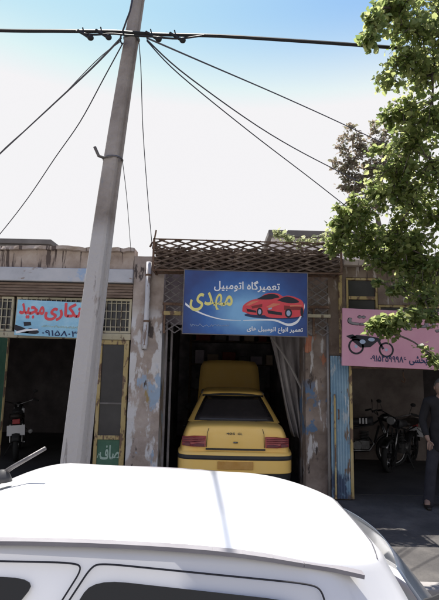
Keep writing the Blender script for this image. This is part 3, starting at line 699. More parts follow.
    if taxi: cpanel(-.06, 1.06, .06, .95, .006, M['trim'], 'window_seal'); cpanel(-.035, 1.035, .10, .91, .012, M[glass], 'rear_window')
    else: cpanel(.10, .90, .08, .90, .008, M[glass], 'rear_window')
    front = quad((xb1, -(wb - .16), zb), (xb1, wb - .16, zb), (xt1, -(wt - .13), zt_ + arch(xt1)), (xt1, wt - .13, zt_ + arch(xt1)))
    panel(front, round_poly([(-.05, .04), (1.05, .04), (1.03, .94), (-.03, .94)], .07), .006, M['car_glass'], 'windscreen')
    for s in (1, -1):
        z1 = zt_ - .005
        sd_ = quad((xb0 + .16, s * wb, zb), (xb1 - .16, s * wb, zb), (xt0 + .13, s * wt, z1), (xt1 - .13, s * wt, z1))
        if s > 0: fn = lambda u, v, q=sd_: q(1 - u, v)
        else: fn = sd_
        g = (lambda u: 1 - u) if s > 0 else (lambda u: u)
        bp = .545 if not taxi else .5            # B pillar
        for lo, hi, nm in ((.10, bp - (.035 if taxi else .018), 'side_window'), (bp + (.035 if taxi else .085), .95, 'side_window')):
            dr = .10 if lo < .2 else 0
            pp = [(g(lo), .05), (g(hi), .05), (g(hi - .005), .835), (g(lo), .835 - dr)]
            if s > 0: pp = pp[::-1]
            panel(fn, round_poly(pp, .075), .006, M['car_glass'], nm)
        # door shut lines
        for lo, hi in ((.05, bp - .002), (bp + .002, 1.0)):
            dr = .09 if lo < .2 else 0
            pp = [(g(lo), .0), (g(lo + .01), .885 - dr), (g(lo + .03), .92 - dr), (g(hi - .02 if hi < .9 else hi - .05), .92), (g(hi - .002), .88 if hi > .9 else .90), (g(hi), .0)]
            mb = MB(); q3 = [fn(u, v) + Vector((0, s * .002, .001)) for u, v in round_poly(pp, .06, 6)]
            mb.tube(q3, .003, 6); mb.build('seam', M['seam'], root, False)
        # roof rail trim
        pts = []
        for i in range(17):
            x = xt0 + .06 + (xt1 - xt0 - .12) * i / 16
            pts.append((x, s * (wt - .006 + (.0 if 1 < i < 15 else -.01)), zt_ + .012 + arch(x)))
        mb = MB()
        for a, b in zip(pts, pts[1:]): mb.bar(a, b, .036, .013)
        mb.build('roof_rail', M['rail'], root, False)
        # side moulding, door handles, sill
        mb = MB(); mb.box(-.95, .95, s * .858 if s > 0 else -.872, .872 if s > 0 else -.858, .50, .56); mb.build('side_moulding', M['trim'], root, False, bevel=.005)
        for x in (-.55, .42):
            MB().box(x - .08, x + .08, min(s * .84, s * .872), max(s * .84, s * .872), .75, .78).build('door_handle', M['trim'], root, False, bevel=.006)
        mi = MB().ball((.95 if taxi else 1.2, s * .88, .98), .06, .1, .07).build('mirror', M['trim'], root, False, smooth=True)
    # bumpers
    def bumper(xc, sgn):
        mb = MB(); pts = [(xc - sgn * .32, .872), (xc - sgn * .05, .845), (xc + sgn * .035, .72), (xc + sgn * .055, .4), (xc + sgn * .06, 0)]
        pts = pts + [(x, -y) for x, y in pts[-2::-1]]
        pts = [pts[0]] + round_poly(pts, .12, 5)[6:-6] + [pts[-1]]
        return pts
    for xc, sg in ((xr, -1), (2.2, 1)):
        pts = bumper(xc, sg)
        mb = MB(); mb.loft([[(x, y, .30), (x, y, .57), (x - sg * .03, y * .985, .60), (x - sg * .08, y * .96, .60), (x - sg * .08, y * .96, .30)] for x, y in pts], True, True, True)
        bp_ = mb.build('bumper', P, root, False, bevel=.012)
        mb = MB(); mb.loft([[(x + sg * .006, y * 1.004, .488), (x + sg * .012, y * 1.006, .51), (x + sg * .006, y * 1.004, .55), (x - sg * .04, y * .97, .55), (x - sg * .04, y * .97, .488)] for x, y in pts], True, True, True)
        mb.build('bumper_strip', M['trim'], bp_, False)
        mb = MB(); mb.loft([[(x - sg * .02, y * .985, .2), (x - sg * .006, y * .995, .298), (x - sg * .08, y * .96, .298), (x - sg * .08, y * .96, .2)] for x, y in pts], True, True, True)
        mb.build('valance', M['trim'], bp_, False)
    # wheels
    for wx in wxs:
        for s in (1, -1):
            wh = MB().lathe([(.2, s * .62), (.27, s * .61), (.305, s * .64), (.31, s * .70), (.305, s * .78), (.27, s * .80), (.2, s * .79), (.2, s * .62)], (wx, 0, .31), 'y', 28).build('wheel', M['rubber'], root, False, smooth=True)
            hub = MB().lathe([(.005, s * .785), (.06, s * .785), (.10, s * .765), (.17, s * .785), (.2, s * .79), (.2, s * .70), (.005, s * .70)], (wx, 0, .31), 'y', 28).build('rim', M['alloy'], wh, False, smooth=True)
    # underbody
    MB().box(xr + .2, 2.0, -.6, .6, .2, .5).build('underbody', M['black'], root, False)
    # front lamps, grille
    for s in (1, -1):
        MB().poly([(2.165, s * .36, .56), (2.10, s * .72, .57), (2.06, s * .715, .68), (2.14, s * .36, .67)], (.045, 0, 0)).build('headlight', M['clear_lamp'], root, False, bevel=.008)
    MB().box(2.15, 2.195, -.33, .33, .575, .66).build('grille', M['trim'], root, False, bevel=.008)
    return root, (xt0, xt1, wt, zt_, arch, root_top), rear

# ---- yellow taxi in the garage, nose in, bonnet up
taxi, (xt0, xt1, wt, zt_, arch, _), rear = make_car('taxi', 'yellow saloon taxi with raised bonnet parked nose first inside the garage', 'taxi_yellow', 'taxi_glass', True)
for s in (1, -1):
    def lampbox(y0, y1, z0, z1, d, m, nm, par=None):
        xs_ = lambda y: -2.214 + .155 * max(0, (abs(y) - .60) / .2) ** 2 * .35
        P2 = [(xs_(y0) - d, s * y0, z0), (xs_((y0 + y1) / 2) - d, s * (y0 + y1) / 2, z0), (xs_(y1) - d, s * y1, z0 + .01), (xs_(y1) - d + .0, s * y1, z1 - .02), (xs_((y0 + y1) / 2) - d + .01, s * (y0 + y1) / 2, z1), (xs_(y0) - d + .012, s * y0, z1)]
        return MB().poly(P2, (.10, 0, 0)).build(nm, M[m], par or taxi, False, bevel=.006)
    tl = lampbox(.44, .795, .665, .82, .022, 'red_lamp', 'tail_light')
    lampbox(.46, .66, .672, .715, .030, 'dark_lamp', 'reverse_lens', tl)
    lampbox(.67, .785, .675, .725, .030, 'dark_lamp', 'lens', tl)
    for k in range(3): lampbox(.455, .79, .735 + .027 * k, .741 + .027 * k, .027, 'dark_lamp', 'lens_rib', tl)
MB().box(-2.235, -2.19, -.44, .44, .625, .645).build('lid_trim', M['trim'], taxi, False)
MB().tube([(-2.213, -.43, .66), (-2.2135, -.42, .86), (-2.19, -.40, .93)], .004, 6).build('seam', M['seam'], taxi, False)
MB().tube([(-2.213, .43, .66), (-2.2135, .42, .86), (-2.19, .40, .93)], .004, 6).build('seam', M['seam'], taxi, False)
MB().box(-2.28, -2.262, -.26, .26, .36, .47).build('number_plate', M['plate_orange'], taxi, False, bevel=.004)
bt = lettering('badge', '405', M['chrome'], taxi, -.14, -.01, .845, .875, 0, .02, persian=False)
bt2 = lettering('badge', 'GL', M['chrome'], taxi, .03, .10, .845, .875, 0, .02, persian=False)
for b_ in (bt, bt2):
    for v in b_.data.vertices: v.co = Vector((-2.224, -v.co.x, v.co.z))
MB().tube([(-2.222, .03, .735), (-2.232, 0, .735), (-2.222, -.03, .735)], .012, 8).build('lock', M['chrome'], taxi, False)
# roof-edge spoiler above the rear glass
MB().loft([[(xt0 + .06, y, zt_ + .015 - .03 * (abs(y) / .5) ** 3), (xt0 - .05, y, zt_ - .01 - .03 * (abs(y) / .5) ** 3), (xt0 - .04, y, zt_ - .035 - .03 * (abs(y) / .5) ** 3), (xt0 + .06, y, zt_ - .01 - .03 * (abs(y) / .5) ** 3)] for y in [-.54 + .09 * i for i in range(13)]], True, True, True).build('spoiler', M['trim'], taxi, False, smooth=True)
MB().poly([rear(.2, .14) + Vector((-.012, 0, .012)), rear(.07, .14) + Vector((-.012, 0, .012)), rear(.075, .2) + Vector((-.012, 0, .012)), rear(.2, .2) + Vector((-.012, 0, .012))], (-.001, 0, 0)).build('sticker', M['pale_print'], taxi, False)
# raised bonnet: hinged at the scuttle
hg = Vector((1.0, 0, .90)); ang = R(72); rows = []
for i in range(9):
    t = i / 8; d = 1.15 * t; off = -.05 * math.sin(t * 2.2)
    c = hg + Vector((math.cos(ang) * d - math.sin(ang) * off, 0, math.sin(ang) * d + math.cos(ang) * off))
    wd = .70 - .05 * t - (.07 * ((t - .8) / .2) ** 2 if t > .8 else 0); rows.append([(c.x - .02 * (1 - (abs(k) / 4) ** 2) , wd * k / 4, c.z - (.03 * (abs(k) / 4) ** 3 if i == 8 else 0)) for k in range(-4, 5)])
hm = MB().loft(rows, False).build('bonnet', M['taxi_yellow'], taxi, False, smooth=True)
sm = hm.modifiers.new('s', 'SOLIDIFY'); sm.thickness = .03; sm.offset = 0
MB().tube([(1.9, -.6, .8), (1.3, -.55, 1.72)], .006, 6).build('bonnet_stay', M['steel'], taxi, False)
eng = MB(); eng.box(1.2, 1.9, -.5, .5, .5, .86); eng.build('engine', M['black'], taxi, False, bevel=.03)
tp = at(234, 470, 7.15)
taxi.location = (tp.x, 7.08 + 2.26, FL + .005); taxi.rotation_euler = (0, R(0), R(90.4))

# ---- white saloon in the foreground, roof seen from above, nose to the left
wc, (wx0, wx1, ww_, wz, warch, wtop), wrear = make_car('white_car', 'white saloon car filling the foreground, seen over its sunlit roof', 'white_paint', 'rear_glass', False)
ant = MB().lathe([(.001, .05), (.02, .048), (.034, .02), (.042, 0), (.001, 0)], (wx1 - .19, -.02, wz + .066 + warch(wx1 - .3)), 'z', 16).build('antenna_base', M['trim'], wc, False, smooth=True)
ap = Vector((wx1 - .19, -.02, wz + .10 + warch(wx1 - .3)))
MB().tube([ap, ap + Vector((-.04, 0, .028)), ap + Vector((-.185, 0, .115))], [.012, .0105, .009], 10).build('antenna', M['steel'], ant, False, smooth=True)
ya = [-.41 + .82 * i / 20 for i in range(21)]
MB().tube([wtop(wx0 - .02 - .05 * (1 - (y / .5) ** 2), y) + Vector((0, 0, .0005)) for y in ya], .0035, 5).build('roof_seam', M['faint_seam'], wc, False)
MB().box(-1.55, -1.522, -.26, .26, .36, .47).build('number_plate', M['plate_white'], wc, False)
for s in (1, -1): MB().box(-1.485, -1.32, min(s * .5, s * .74), max(s * .5, s * .74), .62, .86).build('tail_light', M['red_lamp'], wc, False, bevel=.01)
wq = lambda u, v: wrear(u, v) + Vector((-(.30 - .15 * v) * (1 - (2 * u - 1) ** 2) - .03, 0, .02))
mbw = MB(); mbw.tube([wq(.5, .06), wq(.42, .2), wq(.25, .4), wq(.15, .5)], .008, 6); mbw.build('wiper', M['trim'], wc, False)
wc.location = (-.42, 2.20, 0); wc.rotation_euler = (0, 0, R(180))

# ------------------------------------------------------------------ utility pole and cables
pt = at(143, -30, 4.7); pm = at(77, 468, 4.7)
axis = (pt - pm); base = pm - axis * ((pm.z - FL) / axis.z); top = pm + axis * ((6.75 - pm.z) / axis.z)
up_ = thing('utility_pole', (base.x, 4.7, FL), 'tall leaning concrete utility pole with whitewashed foot, standing before the body shop', 'utility pole')
def pole_ring(z):
    t = (z - FL) / (6.75 - FL); c = base.lerp(top, t); c.x -= .055 * math.sin(math.pi * max(0, min(1, t * 1.05))); k = .82 - .475 * t
    w_, d_ = .145 * k, .15 * k; ch = .035 * k; a = R(-17)
    q = [(-w_ + ch, -d_), (w_ - ch, -d_), (w_, -d_ + ch), (w_, -d_ * .35), (w_ * .78, -d_ * .25), (w_ * .78, d_ * .25), (w_, d_ * .35), (w_, d_ - ch), (w_ - ch, d_), (-w_ + ch, d_), (-w_, d_ - ch), (-w_, d_ * .35), (-w_ * .78, d_ * .25), (-w_ * .78, -d_ * .25), (-w_, -d_ * .35), (-w_, -d_ + ch)]
    return [(c.x + x * math.cos(a) - y * math.sin(a), 4.7 + x * math.sin(a) + y * math.cos(a), z) for x, y in q]
MB().loft([pole_ring(FL - .1 + (6.75 - FL + .1) * i / 40) for i in range(41)], True, True, True).build('shaft', M['pole'], up_)
def pc(z, dx=0, dy=0): 
    t = (z - FL) / (6.75 - FL); c = base.lerp(top, t); c.x -= .055 * math.sin(math.pi * max(0, min(1, t * 1.05))); return Vector((c.x + dx, 4.7 + dy, z))
zbd = at(115, 160, 4.7).z
pr_ = .098
MB().tube([pc(zbd) + Vector((pr_ * math.cos(a_), pr_ * math.sin(a_), .006 * math.cos(a_))) for a_ in [2 * math.pi * i / 20 for i in range(21)]], .011, 6).build('band', M['steel'], up_)
MB().tube([pc(zbd, -.09, -.05), pc(zbd, -.13, -.09), pc(zbd + .09, -.18, -.11)], .016, 8).build('bolt', M['steel'], up_)
zc = at(135, 33, 4.6).z
MB().tube([pc(zc) + Vector((.077 * math.cos(a_), .077 * math.sin(a_), 0)) for a_ in [2 * math.pi * i / 20 for i in range(21)]], .016, 6).build('band', M['steel'], up_)
def cable(name, pts, r, label, m='wire', n=20, sag=0, group=None):
    P = spl([tuple(p) for p in pts], n) if len(pts) > 2 else [tuple(Vector(pts[0]).lerp(Vector(pts[1]), i / n) - Vector((0, 0, sag * 4 * (i / n) * (1 - i / n)))) for i in range(n + 1)]
    o = MB().tube(P, r, 6).build(name, M[m]); return tag(o, label, 'cable', group)
G = 'wires strung from the pole'
# thick bundled line along the street, clamped to the pole
Yc = 4.52
pts = [at(-260, 22, Yc) + Vector((-q, 0, .012 * q)) for q in (32, 18, 9, 4, 1.5)] + [at(-260, 22, Yc), at(-110, 27, Yc), at(0, 30.5, Yc), at(60, 31, Yc), at(112, 31.5, Yc), at(136, 33, Yc), at(160, 34.5, Yc), at(219, 36, Yc), at(300, 41, Yc), at(365, 45.5, Yc), at(470, 53, Yc), at(640, 62, Yc)] + [at(640, 62, Yc) + Vector((q, 0, .012 * q)) for q in (1.5, 4, 9, 18, 32)]
cable('power_cable', pts, .018, 'thick black bundled power cable crossing the whole picture past the pole top', 'cable', 126)
cable('power_cable', [at(76, 31.3, Yc - .02), at(92, 34.6, Yc - .03), at(112, 33.8, Yc - .03), at(128, 35.2, Yc - .05), at(140, 36, Yc - .05), at(156, 37, Yc - .03), at(178, 38.6, Yc - .03), at(204, 35.4, Yc - .02)], .010, 'short black jumper cable sagging under the thick line at the pole', 'cable', 40)
for px, py, lb_ in ((86, 35.5, 'leftmost small black clamp hanging on the thick cable, left of the pole'), (104, 35, 'black clamp on the thick cable just left of the pole'), (154, 37, 'black clamp on the thick cable just right of the pole'), (178, 38, 'rightmost small black clamp hanging on the thick cable, right of the pole')):
    c = at(px, py, Yc - .02)
    cl = thing('cable_clamp', c, lb_, 'clamp', 'clamps on the thick cable')
    MB().tube([c + Vector((-.09, 0, .055)), c + Vector((-.03, 0, .02)), c + Vector((.03, 0, -.02))], .016, 8).build('body', M['cable'], cl)
    MB().ball(c + Vector((.05, 0, -.025)), .035, .03, .03).build('cap', M['cable'], cl, smooth=True)
    MB().tube([c + Vector((-.02, 0, .01)), c + Vector((-.04, 0, .09))], .008, 6).build('hook', M['cable'], cl)
k0 = at(121, 38, 4.6)
cable('service_wire', [k0, at(90, 70, 5.6), at(45, 112, 7.2), at(2, 152, 9), at(-30, 182, 10.2), at(-80, 215, 12), at(-220, 262, 22)], .012, 'thick twisted wire running from the pole down to the upper left', n=30, group=G)
cable('service_wire', [at(121, 41, 4.6), at(95, 62, 5.6), at(50, 108, 7.2), at(6, 147, 9), at(-24, 176, 10.2), at(-76, 212, 12), at(-216, 260, 22)], .006, 'thin wire hanging close below the twisted wire on the upper left', n=30, group=G)
cable('service_wire', [at(123, 43, 4.6), at(104, 78, 5.2), at(80, 122, 5.8), at(55, 158, 6.3), at(28, 198, 6.8), at(0, 234, 7.2), at(-25, 262, 7.6)], .007, 'slack dark wire drooping from the pole to the left parapet', n=30, group=G)
tp6 = pc(6.55)
cable('service_wire', [at(122, 44, 4.62), at(120.5, 38, 4.55), at(126, 22, 4.45), at(132, 2, 4.4), tp6 + Vector((-.06, -.1, -.05))], .009, 'short wire rising along the left side of the pole to its top', n=24, group=G)
cable('service_wire', [tp6 + Vector((0, -.08, 0)), Vector((tp6.x + .07, 3.4, 6.56)), Vector((tp6.x + .2, 1, 6.62)), Vector((tp6.x + .9, -9, 7.6))], .014, 'wire crossing the street high overhead from the pole top', n=40, group=G)
cable('service_wire', [at(138.5, 38, 4.72), at(141, 70, 5.4), at(143, 130, 6.0), at(148, 200, 6.4), at(152.5, 249, 6.7)], .0055, 'loose wire dropping beside the pole to the corner of the lattice canopy', n=30, group=G)
cable('service_wire', [at(122.5, 161, 4.72), at(127, 200, 5.7), at(131, 252, 6.95)], .004, 'thin pale wire dropping from the iron band on the pole', n=20, group=G)
cable('service_wire', [at(147, 38, 4.6), at(200, 61, 5.8), at(290, 100, 8.0), at(366, 135, 10), at(480, 190, 13), at(640, 262, 20)], .010, 'uppermost of the three wires slanting right from the pole into the tree', n=30, group=G)
cable('service_wire', [at(147, 40, 4.6), at(190, 78, 5.4), at(270, 134, 6.9), at(338, 171, 8.2), at(420, 210, 10), at(520, 252, 12)], .0085, 'middle one of the three wires slanting right from the pole into the tree', n=30, group=G)
cable('service_wire', [at(147, 41, 4.6), at(180, 75, 5.0), at(250, 132, 5.9), at(310, 178, 6.6), at(356, 214, 7.0), at(380, 232, 7.3)], .007, 'lowest of the three wires slanting right from the pole into the tree', n=30, group=G)
# ------------------------------------------------------------------ trees
def leaf_at(vs, fs, p, size, rng, down=.35, broad=.42):
    d = Vector((rng.gauss(0, 1), rng.gauss(0, 1), rng.gauss(0, .6) - down)).normalized()
    nn = Vector((rng.gauss(0, 1), rng.gauss(0, 1), rng.gauss(0, 1) + 1.0)); x = d.cross(nn)
    if x.length < .05: return
    x.normalize(); nn = x.cross(d).normalized(); s = size * rng.uniform(.5, 1.4); f = rng.uniform(.1, .3)
    o = len(vs); cur = rng.uniform(-.02, .22)
    def P(a, b, c): return p + d * (b * s) + x * (a * s) + nn * (c * s)
    vs += [P(0, 0, 0), P(0, .5, -.02), P(0, 1, -cur), P(-broad, .28, f * broad * 1.4), P(-broad * .8, .62, f * broad - .03), P(broad, .28, f * broad * 1.4), P(broad * .8, .62, f * broad - .03)]
    fs += [(o, o + 1, o + 4, o + 3), (o + 1, o + 2, o + 4), (o, o + 5, o + 6, o + 1), (o + 1, o + 6, o + 2)]
def make_tree(name, label, trunk_pts, trunk_r, clusters, leafm, size, dens, seed, broad=.42):
    rng = random.Random(seed)
    root = thing(name, trunk_pts[0], label, 'tree')
    tm = MB(); P = spl([tuple(p) for p in trunk_pts], 16); k = len(P)
    tm.tube(P, [trunk_r * (1.25 if i == 0 else 1) * (1 - .62 * i / (k - 1)) for i in range(k)], 12)
    vs, fs = [], []
    tv = [Vector(p) for p in P]
    nodes = list(tv[len(tv) // 2:])
    lim = MB()
    for c, r, nl in sorted(clusters, key=lambda q: (Vector(q[0]) - tv[-1]).length):
        c = Vector(c)
        a = min(nodes, key=lambda q: (q - c).length + (.0 if q.z < c.z else .25 * (q.z - c.z)))
        L = (c - a).length; rr = min(.028, .008 + .011 * L)
        mid = a.lerp(c, .5) + Vector((rng.uniform(-.1, .1), rng.uniform(-.1, .1), rng.uniform(0, .18))) * L
        pts = spl([tuple(a), tuple(mid), tuple(c)], 8)
        lim.tube(pts, [rr * (1 - .6 * i / 8) for i in range(9)], 6)
        nodes += [Vector(p) for p in pts[3:]]
        nt_ = max(3, int(nl * dens / 12)); done = 0
        for q in range(nt_):
            dirv = Vector((rng.gauss(0, 1), rng.gauss(0, 1), rng.gauss(0, .8))).normalized()
            e = c + dirv * r * rng.uniform(.45, 1.1); st_ = Vector(pts[rng.randint(4, 8)])
            m2 = st_.lerp(e, .5) + Vector((0, 0, .12 * r))
            tw_ = spl([tuple(st_), tuple(m2), tuple(e)], 5)
            lim.tube(tw_, [.004] * 5 + [.002], 4)
            for _ in range(12):
                t = rng.uniform(.3, 1.05); j = min(int(t * 5), 4)
                b = Vector(tw_[j]).lerp(Vector(tw_[j + 1]), t * 5 - j)
                leaf_at(vs, fs, b + Vector((rng.gauss(0, .035), rng.gauss(0, .035), rng.gauss(0, .03))) * (size / .08), size, rng, broad=broad)
    tk = tm.build('trunk', M['bark'], root, smooth=True)
    lim.build('limb', M['bark'], tk, smooth=True)
    mb = MB(); mb.v = [tuple(v) for v in vs]; mb.f = fs
    me_off = root.location
    me = bpy.data.meshes.new('crown'); me.from_pydata([tuple(Vector(v) - me_off) for v in mb.v], [], mb.f); me.materials.append(leafm)
    o = bpy.data.objects.new('crown', me); COL.objects.link(o); o.parent = root
    return root
CL = []
def cl(px, py, rpx, Y, n):
    p = at(px, py, Y); CL.append((p, rpx / FPX * Y, n))
# upper mass
for a in ((392, 8, 26, 4.2, 60), (372, 22, 13, 4.0, 34), (368, 42, 9, 4.0, 20), (415, 30, 34, 4.3, 95), (440, 12, 40, 4.4, 90), (402, 62, 22, 4.4, 60), (432, 75, 34, 4.5, 95), (388, 82, 13, 4.4, 24), (400, 110, 20, 4.6, 50), (388, 120, 12, 4.7, 22),
          (430, 125, 34, 4.7, 95), (412, 150, 30, 4.8, 90), (440, 175, 36, 4.8, 95), (395, 175, 26, 5.0, 70), (380, 195, 24, 5.2, 64), (412, 205, 34, 5.1, 105), (440, 225, 34, 5.0, 85), (360, 218, 20, 5.3, 60), (343, 228, 16, 5.4, 42),
          (336, 242, 12, 5.4, 30), (362, 244, 20, 5.4, 62), (388, 238, 26, 5.3, 80), (330, 252, 6, 5.4, 9), (340, 212, 8, 5.3, 12), (347, 202, 7, 5.3, 9), (336, 222, 7, 5.4, 10), (375, 150, 8, 5.0, 11), (412, 250, 26, 5.2, 78), (440, 268, 26, 5.0, 70), (408, 274, 20, 5.2, 48), (388, 268, 12, 5.3, 20), (380, 262, 8, 5.3, 14),
          (425, 300, 16, 4.9, 34), (412, 316, 10, 4.7, 26), (397, 321, 11, 4.6, 34), (383, 325, 10, 4.6, 30), (372, 327, 7, 4.6, 16), (392, 333, 8, 4.6, 16), (435, 318, 10, 4.7, 20), (438, 362, 6, 4.4, 10), (432, 357, 5, 4.4, 7),
          (395, 290, 10, 5.0, 22), (352, 254, 10, 5.5, 22), (370, 257, 12, 5.5, 26), (388, 256, 12, 5.5, 26),  (420, 270, 24, 5.4, 60), (400, 255, 20, 5.6, 60), (440, 290, 22, 5.5, 50), (415, 288, 14, 5.6, 30), (377, 283, 4, 5.0, 5)):
    cl(*a)
# the rest of the crown, beyond the right edge and above
for a in ((480, 20, 50, 4.6, 110), (490, 90, 50, 4.9, 110), (490, 160, 50, 5.0, 110), (490, 230, 46, 5.1, 100), (485, 290, 34, 5.0, 60), (540, 60, 50, 5.0, 90), (550, 150, 55, 5.2, 90), (545, 230, 45, 5.3, 70), (440, -40, 46, 4.5, 90), (500, -60, 55, 4.9, 90), (590, -10, 60, 5.4, 80), (610, 110, 55, 5.6, 70), (420, -90, 40, 4.8, 60), (520, -140, 60, 5.4, 80),
          (520, 320, 24, 5.0, 40), (465, 335, 14, 4.8, 24)):
    cl(*a)
make_tree('leafy_tree', 'broad leaved green tree overhanging the right shops with sunlit leaves', [(3.55, 5.0, FL), (3.5, 5.0, 1.4), (3.42, 4.95, 2.8), (3.3, 4.9, 4.2), (3.25, 4.85, 5.6)], .15, CL, M['leaf'], .058, 6.6, 11)
CL2 = []
for px, py, r, n_ in ((372, 168, 18, 60), (360, 180, 15, 50), (378, 192, 18, 50), (354, 160, 13, 22), (345, 150, 9, 12), (342, 172, 9, 12), (366, 150, 13, 26), (378, 140, 13, 22), (358, 136, 9, 12), (352, 190, 12, 26), (338, 148, 6, 6), (370, 206, 18, 40), (350, 128, 6, 7), (395, 160, 14, 24), (352, 206, 10, 20), (362, 214, 12, 30), (372, 128, 8, 14), (390, 130, 10, 14), (345, 165, 13, 22), (335, 162, 9, 10), (358, 146, 12, 22), (346, 140, 9, 12), (348, 178, 12, 22), (340, 190, 8, 8), (385, 170, 16, 40), (385, 150, 14, 30)):
    p = at(px, py, 15); CL2.append((p, r / FPX * 15, n_))
p0 = at(380, 215, 15)
make_tree('bare_tree', 'sparse tree with brown seed clusters standing behind the workshop roof', [(p0.x + .4, 15, 0), (p0.x + .3, 15, 3), (p0.x, 15, p0.z - .8), (p0.x - .1, 15, p0.z)], .16, CL2, M['dry_leaf'], .13, 6.0, 5, .3)
CL3 = []
for px, py, r, n_ in ((283, 236, 5, 20), (276, 233, 4, 12), (288, 240, 5, 16), (300, 241, 5, 16), (315, 240, 6, 20), (325, 236, 6, 18), (309, 243, 4, 12)):
    p = at(px, py, 14.2); CL3.append((p, r / FPX * 14, n_))
p0 = at(296, 256, 14.2)
make_tree('small_tree', 'small yellowish green treetop peeping over the middle of the garage canopy', [(p0.x, 14.2, 0), (p0.x, 14.2, 2.5), (p0.x, 14.2, p0.z)], .09, CL3, M['far_leaf'], .13, 1.6, 6)

# ------------------------------------------------------------------ motorcycles
def make_motorcycle(label, tank='trim', plate=True, group=None):
    """front towards +y, standing on z=0"""
    r = thing('motorcycle', (0, 0, 0), label, 'motorcycle', group)
    for wy in (-.62, .64):
        t = MB().lathe([(.24, -.045), (.28, -.045), (.30, 0), (.28, .045), (.24, .045), (.235, 0), (.24, -.045)], (0, wy, .30), 'x', 28).build('wheel', M['rubber'], r, False, smooth=True)
        m = MB().lathe([(.225, -.025), (.24, -.03), (.24, .03), (.225, .025), (.225, -.025)], (0, wy, .30), 'x', 28)
        m.lathe([(.01, -.05), (.05, -.05), (.05, .05), (.01, .05)], (0, wy, .30), 'x', 14)
        for i in range(18):
            a = 2 * math.pi * i / 18; m.tube([(.03 * (-1) ** i, wy + .04 * math.cos(a), .3 + .04 * math.sin(a)), (0, wy + .23 * math.cos(a + .15), .3 + .23 * math.sin(a + .15))], .0025, 4)
        m.build('rim', M['chrome'], t, False)
        f = MB(); rows = []
        a0, a1 = (20, 165) if wy < 0 else (30, 150)
        for i in range(13):
            a = R(a0 + (a1 - a0) * i / 12); rows.append([(x, wy + (.335 - .6 * x * x / .06 * .05) * math.cos(a) * (-1 if wy < 0 else 1), .3 + (.335 - abs(x) * .25) * math.sin(a)) for x in (-.07, -.04, 0, .04, .07)])
        fo = f.loft(rows, False).build('mudguard', M['chrome' if wy > 0 else 'black'], r, False, smooth=True)
        sm_ = fo.modifiers.new('s', 'SOLIDIFY'); sm_.thickness = .006
    f = MB()
    for s in (-1, 1):
        f.tube([(s * .02, .42, .86), (s * .06, .3, .78), (s * .09, -.1, .70), (s * .10, -.55, .74)], .014, 8)
        f.tube([(s * .03, .42, .76), (s * .06, .32, .4), (s * .08, -.05, .34), (s * .09, -.2, .66)], .014, 8)
        f.tube([(s * .075, -.1, .36), (s * .075, -.62, .30)], .016, 8)
    f.build('frame', M['black'], r, False, smooth=True)
    for s in (-1, 1):
        MB().tube([(s * .09, .64, .30), (s * .09, .54, .60), (s * .085, .43, .92)], [.022, .022, .017], 10).build('fork', M['chrome'], r, False, smooth=True)
        MB().tube([(s * .105, -.58, .34), (s * .11, -.5, .66)], .024, 10).build('shock_absorber', M['chrome'], r, False)
    MB().tube([(-.36, .26, 1.04), (-.3, .32, 1.06), (-.12, .38, 1.0), (0, .41, .96), (.12, .38, 1.0), (.3, .32, 1.06), (.36, .26, 1.04)], .011, 8).build('handlebar', M['chrome'], r, False, smooth=True)
    for s in (-1, 1):
        MB().tube([(s * .28, .335, 1.063), (s * .38, .24, 1.035)], .018, 10).build('grip', M['rubber'], r, False)
        mm = MB().tube([(s * .25, .35, 1.06), (s * .30, .36, 1.2)], .005, 6); mm.ball((s * .32, .36, 1.23), .05, .012, .035); mm.build('mirror', M['black'], r, False)
    tk = MB(); rows = []
    for i in range(9):
        t = i / 8; y = .30 - .46 * t; w_ = .115 * (1 - .45 * t ** 3) * (.75 + .25 * math.sin(min(1, t * 3) * math.pi / 2)); h = .15 * (1 - .35 * t)
        rows.append([(w_ * math.cos(a), y, .77 + h * .5 + h * .6 * math.sin(a)) for a in [2 * math.pi * j / 14 for j in range(14)]])
    to = tk.loft(rows, True, True, True).build('fuel_tank', M[tank], r, False, smooth=True)
    for k in range(3): MB().box(.07, .118, .03 + .06 * k, .06 + .06 * k, .79, .90).build('stripe', M['plate_white'], to, False)
    st_ = MB(); rows = []
    for i in range(9):
        t = i / 8; y = -.14 - .58 * t; w_ = .11 + .03 * math.sin(t * math.pi); z = .80 + .035 * t
        rows.append([(-w_, y, z - .03), (-w_ * .9, y, z + .04), (0, y, z + .055), (w_ * .9, y, z + .04), (w_, y, z - .03), (0, y, z - .05)])
    st_.loft(rows, True, True, True).build('seat', M['leather'], r, False, smooth=True)
    en = MB(); en.box(-.11, .11, -.08, .22, .30, .48)
    for k in range(6): en.box(-.085, .085, .06, .22, .49 + .028 * k, .505 + .028 * k)
    en.lathe([(.005, -.15), (.09, -.15), (.10, -.11), (.10, .11), (.09, .15), (.005, .15)], (0, -.02, .38), 'x', 18)
    en.build('engine', M['alloy'], r, False, bevel=.008)
    MB().tube([(.06, .2, .55), (.09, .3, .42), (.13, .2, .30), (.14, -.2, .28), (.15, -.75, .36)], [.016, .018, .022, .034, .036], 12).build('exhaust', M['chrome'], r, False, smooth=True)
    MB().lathe([(.005, .10), (.075, .10), (.085, .08), (.075, 0), (.03, -.06), (.005, -.07)], (0, .50, .92), 'y', 18).build('headlight', M['chrome'], r, False, smooth=True)
    MB().lathe([(.004, .105), (.072, .102), (.072, .098), (.004, .098)], (0, .50, .92), 'y', 18).build('lens', M['clear_lamp'], r, False)
    rk = MB()
    for s in (-1, 1): rk.tube([(s * .10, -.55, .80), (s * .11, -.74, .88), (s * .09, -.86, .90), (0, -.88, .90)], .008, 6)
    rk.build('rear_rack', M['chrome'], r, False)
